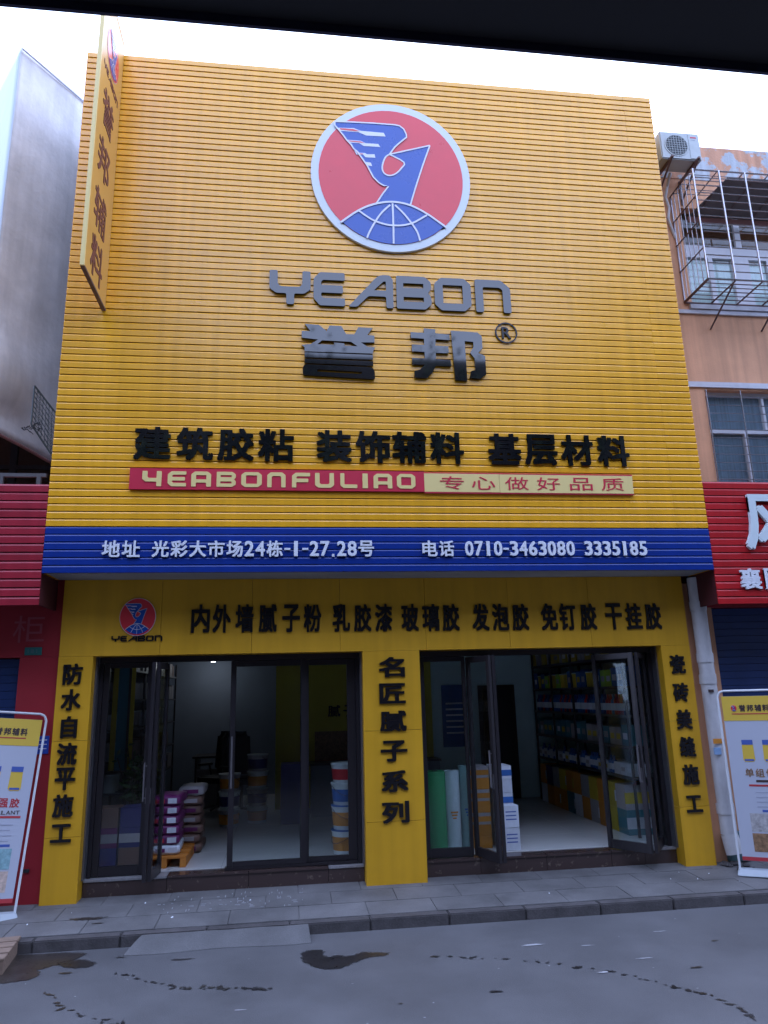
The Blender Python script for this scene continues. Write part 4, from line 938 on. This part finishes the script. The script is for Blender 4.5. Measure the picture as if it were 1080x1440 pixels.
# pallet and bags
op_ = thing('orange_pallet', 'small orange pallet under the purple bags inside the left opening', 'pallet', (-1.24, 1.35, .294))
for i in range(4): box('plank', (-.22, .22, -.42+i*.22, -.42+i*.22+.16, .085, .105), m_opal, op_, .002)
for x in (-.22, -.03, .16): box('bearer', (x, x+.06, -.42, .40, 0, .084), m_opal, op_, .002)
def bag_mesh(w, d, h):
    bm = bmesh.new(); bmesh.ops.create_cube(bm, size=1)
    bmesh.ops.subdivide_edges(bm, edges=bm.edges[:], cuts=3, use_grid_fill=True)
    for v in bm.verts:
        x, y, z = v.co*2; k = (1-.12*abs(x)**3)*(1-.12*abs(y)**3); e = (1-.14*(x*x)**2)*(1-.14*(y*y)**2)
        v.co = (x*w/2*(1-.05*z*z), y*d/2*(1-.05*z*z), z*h/2*e+.004*math.sin(7*x+5*y))
    me = bpy.data.meshes.new('bag'); bm.to_mesh(me); bm.free()
    for p in me.polygons: p.use_smooth = True
    return me
bgm = bag_mesh(.27, .50, .10)
for k in range(6):
    t = thing('putty_bag', 'purple and white putty bag in the stack on the orange pallet', 'bag', (-1.25+random.uniform(-.01, .01), 1.24, .294+.155+k*.094), random.uniform(-.05, .05), 'purple bags on the orange pallet')
    me = bgm.copy(); me.materials.append(m_purp if k else m_whc); link('bag_body', me, t)
    box('bag_label', (.02, .11, -.2525, -.232, -.024, .026), m_whc, t); box('bag_label', (-.11, -.01, -.2525, -.232, -.018, .018), m_redl2 if k % 2 else m_purp, t)
for k in range(7):
    t = thing('putty_bag', 'dull brown bag in the stack behind the purple bags', 'bag', (-1.09+random.uniform(-.015, .015), 1.85, .294+.052+k*.098), random.uniform(-.06, .06), 'brown bags behind the pallet')
    me = bgm.copy(); me.materials.append(m_brn if k < 6 else m_cart); link('bag_body', me, t)
    box('bag_label', (-.09, .08, -.2525, -.232, -.02, .02), m_cart if k % 2 else m_purp, t)
# shelves
def shelf_unit(label, x0, x1, y0, y1, levels, ztop):
    t = thing('shelf_rack', label, 'shelf', ((x0+x1)/2, (y0+y1)/2, .294))
    for zl in levels: NP(t, box('shelf_board', (x0, x1, y0, y1, zl-.022, zl), m_shelf, t))
    n = 4
    for i in range(n+1):
        y = y0+(y1-y0)*i/n
        for x in (x0+.015, x1-.015): NP(t, MB().box(x-.013, x+.013, y-.013-.001, y+.013, .294, ztop).build('upright', m_shelf, t))
    for k, zl in enumerate(levels): NP(t, box('shelf_edge', (x0-.006, x0-.0005, y0, y1, zl-.03, zl+.004), m_alul if k in (1, 2) else m_shelf, t)) if x0 > 0 else None
    t.location = ((x0+x1)/2, (y0+y1)/2, .294)
    return t
shelf_unit('long dark rack of shelves along the right wall of the shop', 3.90, 4.38, 1.15, 4.45, [.93, 1.27, 1.62, 1.95, 2.30], 2.55)
shelf_unit('dark rack of shelves along the left wall of the shop', -2.24, -1.86, 2.0, 5.6, [.9, 1.25, 1.6, 1.95, 2.3], 2.5)
def bottle_mesh(r, h, n=10):
    return MB().lathe([(r*.9, 0), (r, h*.03), (r, h*.68), (r*.45, h*.80), (r*.38, h*.98), (r*.36, h)], n)
def tubrow(levels, x, y0, y1, kinds):
    for zl, ks in zip(levels, kinds):
        y = y0
        while y < y1:
            ki, mt, lb, w, h, gname = random.choice(ks)
            w2 = w*random.uniform(.95, 1.05)
            if ki == 'box':
                t = thing('product_box', lb, 'box', (x+.10, y+w2/2, zl), random.uniform(-.04, .04), gname)
                MB().box(-.10, .14, -w2/2+.003, w2/2-.003, 0, h*random.uniform(.85, 1)).build('box_body', mt, t, bevel=.002)
                box('printed_label', (-.1015, -.098, -w2*.3, w2*.3, h*.3, h*.6), random.choice((m_whc, m_yell, m_cart)), t)
            elif ki == 'tub':
                t = thing('product_tub', lb, 'tub', (x+.06, y+w2/2, zl), 0, gname)
                MB().lathe([(w2*.42, 0), (w2*.46, h*.85), (w2*.49, h*.86), (w2*.49, h*.93)], 12).build('tub_body', mt, t, True)
                MB().lathe([(w2*.495, h*.931), (w2*.495, h), (w2*.4, h*1.002)], 12).build('lid', m_whiteb, t, True)
            else:
                t = thing('glue_bottle', lb, 'bottle', (x+.03, y+w2/2, zl), 0, gname)
                bottle_mesh(w2*.46, h).build('bottle_body', mt, t, True)
                MB().lathe([(w2*.47, h*.2), (w2*.475, h*.2), (w2*.475, h*.55), (w2*.47, h*.55)], 10).build('label_band', m_whc, t, True)
            y += w2
R_ = 'right wall shelves'
kinds = [
 [('box', m_whc, 'white box on the lowest shelf of the right wall', .16, .15, 'boxes on the lowest right shelf'), ('bottle', m_bluel, 'blue bottle on the lowest shelf of the right wall', .085, .20, 'bottles on the lowest right shelf')],
 [('box', m_tealb, 'teal box on the second shelf of the right wall', .19, .24, 'boxes on the second right shelf'), ('box', m_cart, 'grey box on the second shelf of the right wall', .17, .22, 'grey boxes on the second right shelf')],
 [('bottle', m_navy, 'navy bottle on the third shelf of the right wall', .085, .24, 'bottles on the third right shelf'), ('bottle', m_redl2, 'red bottle on the third shelf of the right wall', .085, .24, 'red bottles on the third right shelf'), ('bottle', m_bluel, 'bright blue bottle on the third shelf of the right wall', .085, .24, 'blue bottles on the third right shelf')],
 [('box', m_lime, 'lime and blue box on the fourth shelf of the right wall', .16, .22, 'lime boxes on the fourth right shelf'), ('box', m_bluel, 'blue box on the fourth shelf of the right wall', .16, .24, 'blue boxes on the fourth right shelf'), ('tub', m_yell, 'yellow tub on the fourth shelf of the right wall', .16, .20, 'yellow tubs on the fourth right shelf')],
 [('tub', m_cart, 'grey tub on the top shelf of the right wall', .15, .18, 'tubs on the top right shelf'), ('box', m_yell, 'yellow box on the top shelf of the right wall', .2, .2, 'boxes on the top right shelf')]]
tubrow([.931, 1.271, 1.621, 1.951, 2.301], 3.93, 1.2, 4.4, kinds)
# goods on the floor under the rack
y = 1.3
while y < 4.2:
    w = .27; z = .294; mt = random.choice((m_orl, m_cart, m_yell, m_tealb, m_whc))
    for k in range(2):
        carton(3.86, 4.18, y, y+w-.01, z, z+.27, mt if k == 0 else random.choice((m_navy, m_orl, m_cart, m_yell)), 'carton on the floor under the right wall shelves', 'cartons under the right shelves', random.choice((m_yell, m_orl, m_whc, None))); z += .271
    y += w
Lk = [[('box', m_cart, 'pale box on the lowest shelf of the left wall', .2, .2, 'boxes on the lowest left shelf'), ('tub', m_whiteb, 'white tub on the lowest shelf of the left wall', .17, .2, 'tubs on the lowest left shelf')],
 [('tub', m_whiteb, 'white tub on the second shelf of the left wall', .17, .2, 'tubs on the second left shelf'), ('box', m_brn, 'brown box on the second shelf of the left wall', .2, .22, 'boxes on the second left shelf')],
 [('box', m_whc, 'pale box on the third shelf of the left wall', .2, .2, 'boxes on the third left shelf'), ('tub', m_cart, 'grey tub on the third shelf of the left wall', .17, .2, 'tubs on the third left shelf')],
 [('box', m_cart, 'grey box on the fourth shelf of the left wall', .22, .22, 'boxes on the fourth left shelf')],
 [('box', m_brn, 'brown box on the top shelf of the left wall', .22, .2, 'boxes on the top left shelf')]]
tubrow([.901, 1.251, 1.601, 1.951, 2.301], -2.14, 2.05, 5.5, Lk)
# things right behind the left fixed glass
y = .98
bl_ = [m_navy, m_brn, m_navy, m_purp, m_brn, m_navy]
for i, x in enumerate((-2.10, -1.84, -1.60)):
    z = .294
    for k in range((4, 3, 3)[i]):
        carton(x-.11, x+.11, 1.05, 1.32, z, z+.19, bl_[(i*2+k) % 6], 'dim carton stacked behind the fixed glass at the left', 'cartons behind the left fixed glass', m_cart if k % 2 else None); z += .191
# potted plant behind the left glass
pp_ = thing('potted_plant', 'dark leafy pot plant standing behind the left fixed glass', 'plant', (-1.66, 1.75, .294))
MB().lathe([(.11, 0), (.15, .24), (.16, .25), (.15, .26), (.13, .255)], 18).build('pot', m_chair, pp_, True)
mb = MB(); st_ = MB()
for s in range(16):
    a = random.uniform(0, 6.28); tip = Vector((math.cos(a)*random.uniform(.05, .30), math.sin(a)*random.uniform(.05, .28), random.uniform(.6, 1.15))); st_.tube((0, 0, .22), tip, .005, 4)
    for k in range(13):
        c = Vector((0, 0, .25)).lerp(tip, random.uniform(.35, 1.05)); d = Vector((random.uniform(-1, 1), random.uniform(-1, 1), random.uniform(-.4, .8))).normalized(); n_ = d.orthogonal().normalized()*.022; L = random.uniform(.07, .13)
        mb.poly([c, c+d*L*.45+n_, c+d*L, c+d*L*.45-n_], [(0,1,2,3)])
st_.build('stems', m_bark, pp_); o = mb.build('leaves', m_green, pp_); o['kind'] = 'stuff'
# posters hanging on the left inner wall side, visible through fixed glass
for i, (x, mt) in enumerate(((-2.19, m_yell), (-1.88, m_yell))):
    pass
hb = thing('hanging_banner', 'yellow and green strip banner hanging behind the left fixed glass', 'banner', (-1.85, 2.0, 1.9))
for a, b, mt in ((-.22, -.16, m_yell), (-.155, -.03, m_tealb), (-.025, .035, m_yell)): box('banner_strip', (a, b, -.004, .004, -.75, .45), mt, hb)
# desk, chair, wall print
dk = thing('desk', 'dim desk with a pale front panel deep inside the left room', 'desk', (-1.1, 5.6, .294))
box('front_panel', (-.35, .25, -.3, -.27, .0, .55), m_cart, dk); box('desk_top', (-.42, .32, -.34, .3, .72, .75), m_door, dk, .004); box('side_panel', (-.38, -.352, -.3, .28, 0, .719), m_door, dk); box('side_panel', (.27, .298, -.3, .28, 0, .719), m_door, dk)
def office_chair(x, y, rz, label):
    t = thing('office_chair', label, 'chair', (x, y, .294), rz)
    bm = bmesh.new(); bmesh.ops.create_cube(bm, size=1); bm_me = bpy.data.meshes.new('seat')
    bmesh.ops.bevel(bm, geom=bm.edges[:], offset=.12, segments=3, affect='EDGES'); bm.to_mesh(bm_me); bm.free(); bm_me.materials.append(m_chair)
    s = link('seat', bm_me, t, loc=(0, 0, .46)); s.scale = (.50, .50, .10)
    b = link('backrest', bm_me.copy(), t, loc=(0, .24, .83)); b.scale = (.46, .09, .62); b.rotation_euler = (-.12, 0, 0)
    MB().tube((0,0,.06), (0,0,.42), .025).build('column', m_alul, t)
    for k in range(5):
        a = k*2*PI/5; MB().tube((0,0,.08), (.28*math.cos(a), .28*math.sin(a), .05), .018, 6).build('leg', m_alul, t)
    for sx in (-1, 1): MB().tube((sx*.26, .15, .45), (sx*.27, .10, .66), .014, 6).tube((sx*.27, .16, .66), (sx*.27, -.14, .67), .02, 6).build('armrest', m_chair, t)
office_chair(-.68, 4.35, .5, 'black high backed office chair behind the bucket stacks')
office_chair(-1.05, 4.7, -.6, 'dark office chair in shadow beside the pale desk')
wl = thing('wall_lettering', 'dim dark lettering and picture board on the olive wall', 'lettering', (.75, 4.52, 1.5))
for k, ch in enumerate('腻子'): glyph(ch, -.05+k*.24, .20, .19, .17, 0, .012, m_dark, wl, .02)
box('picture_board', (-.35, .42, -.012, -.001, -.55, -.10), m_pbr, wl); box('red_band', (-.35, .42, -.016, -.0125, -.60, -.52), m_ptxr, wl)
gp = thing('wall_poster', 'tall pale blue poster on the wall seen at the left pane', 'poster', (1.25, 4.50, 1.2))
box('poster_sheet', (-.22, .22, -.008, 0, .1, 1.35), m_tealb, gp)
for k in range(5): box('print_line', (-.15, .15, -.010, -.0085, .45+k*.07, .47+k*.07), m_cart, gp)
bp_ = thing('wall_poster', 'blue poster with white print seen through the right pane', 'poster', (2.62, 4.58, 1.3))
box('poster_sheet', (-.20, .20, -.008, 0, -.2, .75), m_bluel, bp_)
for k in range(6): box('print_line', (-.14, .14, -.010, -.0085, .0+k*.09, .025+k*.09), m_whc, bp_)
tb = thing('display_shelf', 'dark display counter before the olive wall with small items', 'counter', (1.2, 3.9, .294))
box('counter_top', (-.9, 1.0, -.2, .2, .68, .71), m_shelf, tb); box('counter_front', (-.88, .98, -.18, -.16, 0, .679), m_innerd, tb); box('counter_side', (-.88, -.86, -.159, .18, 0, .679), m_shelf, tb); box('counter_side', (.96, .98, -.159, .18, 0, .679), m_shelf, tb)
ld = thing('ceiling_spotlight', 'tiny lit ceiling spotlight inside the left room', 'ceiling light', (-1.31, 6.0, 2.6))
MB().lathe([(.05, -.04), (.06, -.03), (.06, .018)], 16).build('housing', m_alul, ld, True); MB().lathe([(.036, -.046), (.036, -.0405)], 16).build('lamp_face', m_led, ld)
pl_ = bpy.data.lights.new('spotlight_glow', 'POINT'); pl_.energy = 2.2; pl_.shadow_soft_size = .04; pl_.color = (.86, .92, 1)
po = bpy.data.objects.new('spotlight_glow', pl_); COL.objects.link(po); po.parent = ld; po.location = (0, 0, -.10)

# ------------------------------------------------------------------ across the street (canopy over the viewer, building and trees reflected in the gloss)
cn = thing('street_canopy', 'dark canopy overhead along the shops across the street', 'canopy', (0, -8.5, 3.4))
CYF = -5.9
def CN(o): return NP(cn, o)
n = 30; vs = []
def cz_(x): return 3.413-.018*((x+.0)/3)**2 if abs(x) < 6 else 3.34
for i in range(n+1):
    x = -9+i*.6; z = cz_(x); vs += [(x, CYF, z+.008), (x, -9.7, z+.25), (x, CYF, z+.07), (x, -9.7, z+.31)]
f = []
for i in range(n):
    a, b = 4*i, 4*i+4; f += [(a, a+1, b+1, b), (a+2, b+2, b+3, a+3), (a, b, b+2, a+2), (a+1, a+3, b+3, b+1)]
f += [(0, 2, 3, 1), (4*n, 4*n+1, 4*n+3, 4*n+2)]
CN(MB().poly(vs, f).build('canopy_sheet', m_can, cn))
vs = []; f = []
for i in range(n+1):
    x = -9+i*.6; z = cz_(x)+.004*math.sin(x*5); vs += [(x, CYF-.012, z-.016), (x, CYF-.004, z-.016), (x, CYF-.012, z+.074), (x, CYF-.004, z+.074)]
for i in range(n):
    a, b = 4*i, 4*i+4; f += [(a, b, b+1, a+1), (a+2, a+3, b+3, b+2), (a+1, b+1, b+3, a+3), (a, a+2, b+2, b)]
CN(MB().poly(vs, [tuple(q) for q in f]).build('canopy_lens_fringe', m_canfringe, cn))  # added strip imitating the blue lens fringe along the canopy edge
for x in (-6.5, 6.5): CN(MB().tube((x, -6.2, 0), (x, -6.2, 3.37), .04, 10).build('canopy_post', m_alul, cn))
ob = thing('opposite_building', 'plain grey building across the street behind the viewer', 'building', (0, -11, 0))
NP(ob, box('building_body', (-4, 9.5, -17, -11.5, -.02, 11.1), m_opp, ob)); NP(ob, box('added_skyblock_wing', (-45, -4.01, -17, -11.4, -.02, 15), m_opp, ob)); NP(ob, box('added_skyblock_wing', (9.51, 45, -17, -11.4, -.02, 14.5), m_opp, ob));  # unseen side wings added and raised tall to keep skylight off the header
NP(ob, box('shop_annex', (-45, 45, -11.499, -9.75, -.02, 3.7), m_opp, ob))
for i in range(11):
    for z in (4.6, 7.8):
        x = -14+i*2.9; NP(ob, box('window', (x, x+1.4, -11.54 , -11.38, z, z+1.5), m_acd, ob))
for i in range(9): x = -14+i*3.6; NP(ob, box('shop_shutter', (x, x+3.1, -9.752, -9.69, .1, 2.7), m_alu, ob))
def tree(x, y, h, r, seed, label):
    random.seed(seed); t = thing('street_tree', label, 'tree', (x, y, 0))
    tr = MB(); top = Vector((random.uniform(-.4, .4), random.uniform(-.4, .4), h*.62)); tr.tube((0,0,-.02), top, .20, 10, .09)
    tips = []
    for k in range(9):
        a = random.uniform(0, 6.28); b = top.lerp(Vector((0,0,h*.4)), random.random()); e = b+Vector((math.cos(a)*r*.75, math.sin(a)*r*.75, random.uniform(.6, h*.34))); tr.tube(b, e, .06, 6, .02); tips.append(e); tips.append(b.lerp(e, .6))
    tr.build('trunk', m_bark, t); mb = MB()
    for c in tips+[top+Vector((0,0,h*.2))]:
        for k in range(260):
            q = c+Vector((random.gauss(0, .45), random.gauss(0, .45), random.gauss(0, .38))); d = Vector((random.uniform(-1,1), random.uniform(-1,1), random.uniform(-.6,.6))).normalized(); n_ = d.cross(Vector((random.random(), random.random(), 1))).normalized()*.055; L = .17
            mb.poly([q, q+d*L*.5+n_, q+d*L, q+d*L*.5-n_], [(0,1,2,3)])
    o = mb.build('crown', m_green, t); o['kind'] = 'stuff'
for i, (x, h) in enumerate(((-8.5, 10.4), (-3.9, 10.9), (-.6, 11.3), (3.4, 11.6), (6.9, 10.9), (11.5, 10.2))):
    tree(x, -10.6, h*1.06, 1.6, 20+i, ['tree far left', 'tree left of centre', 'tallest tree in the middle', 'tree right of centre', 'tree to the right', 'tree far right'][i]+' of the row standing before the opposite building')
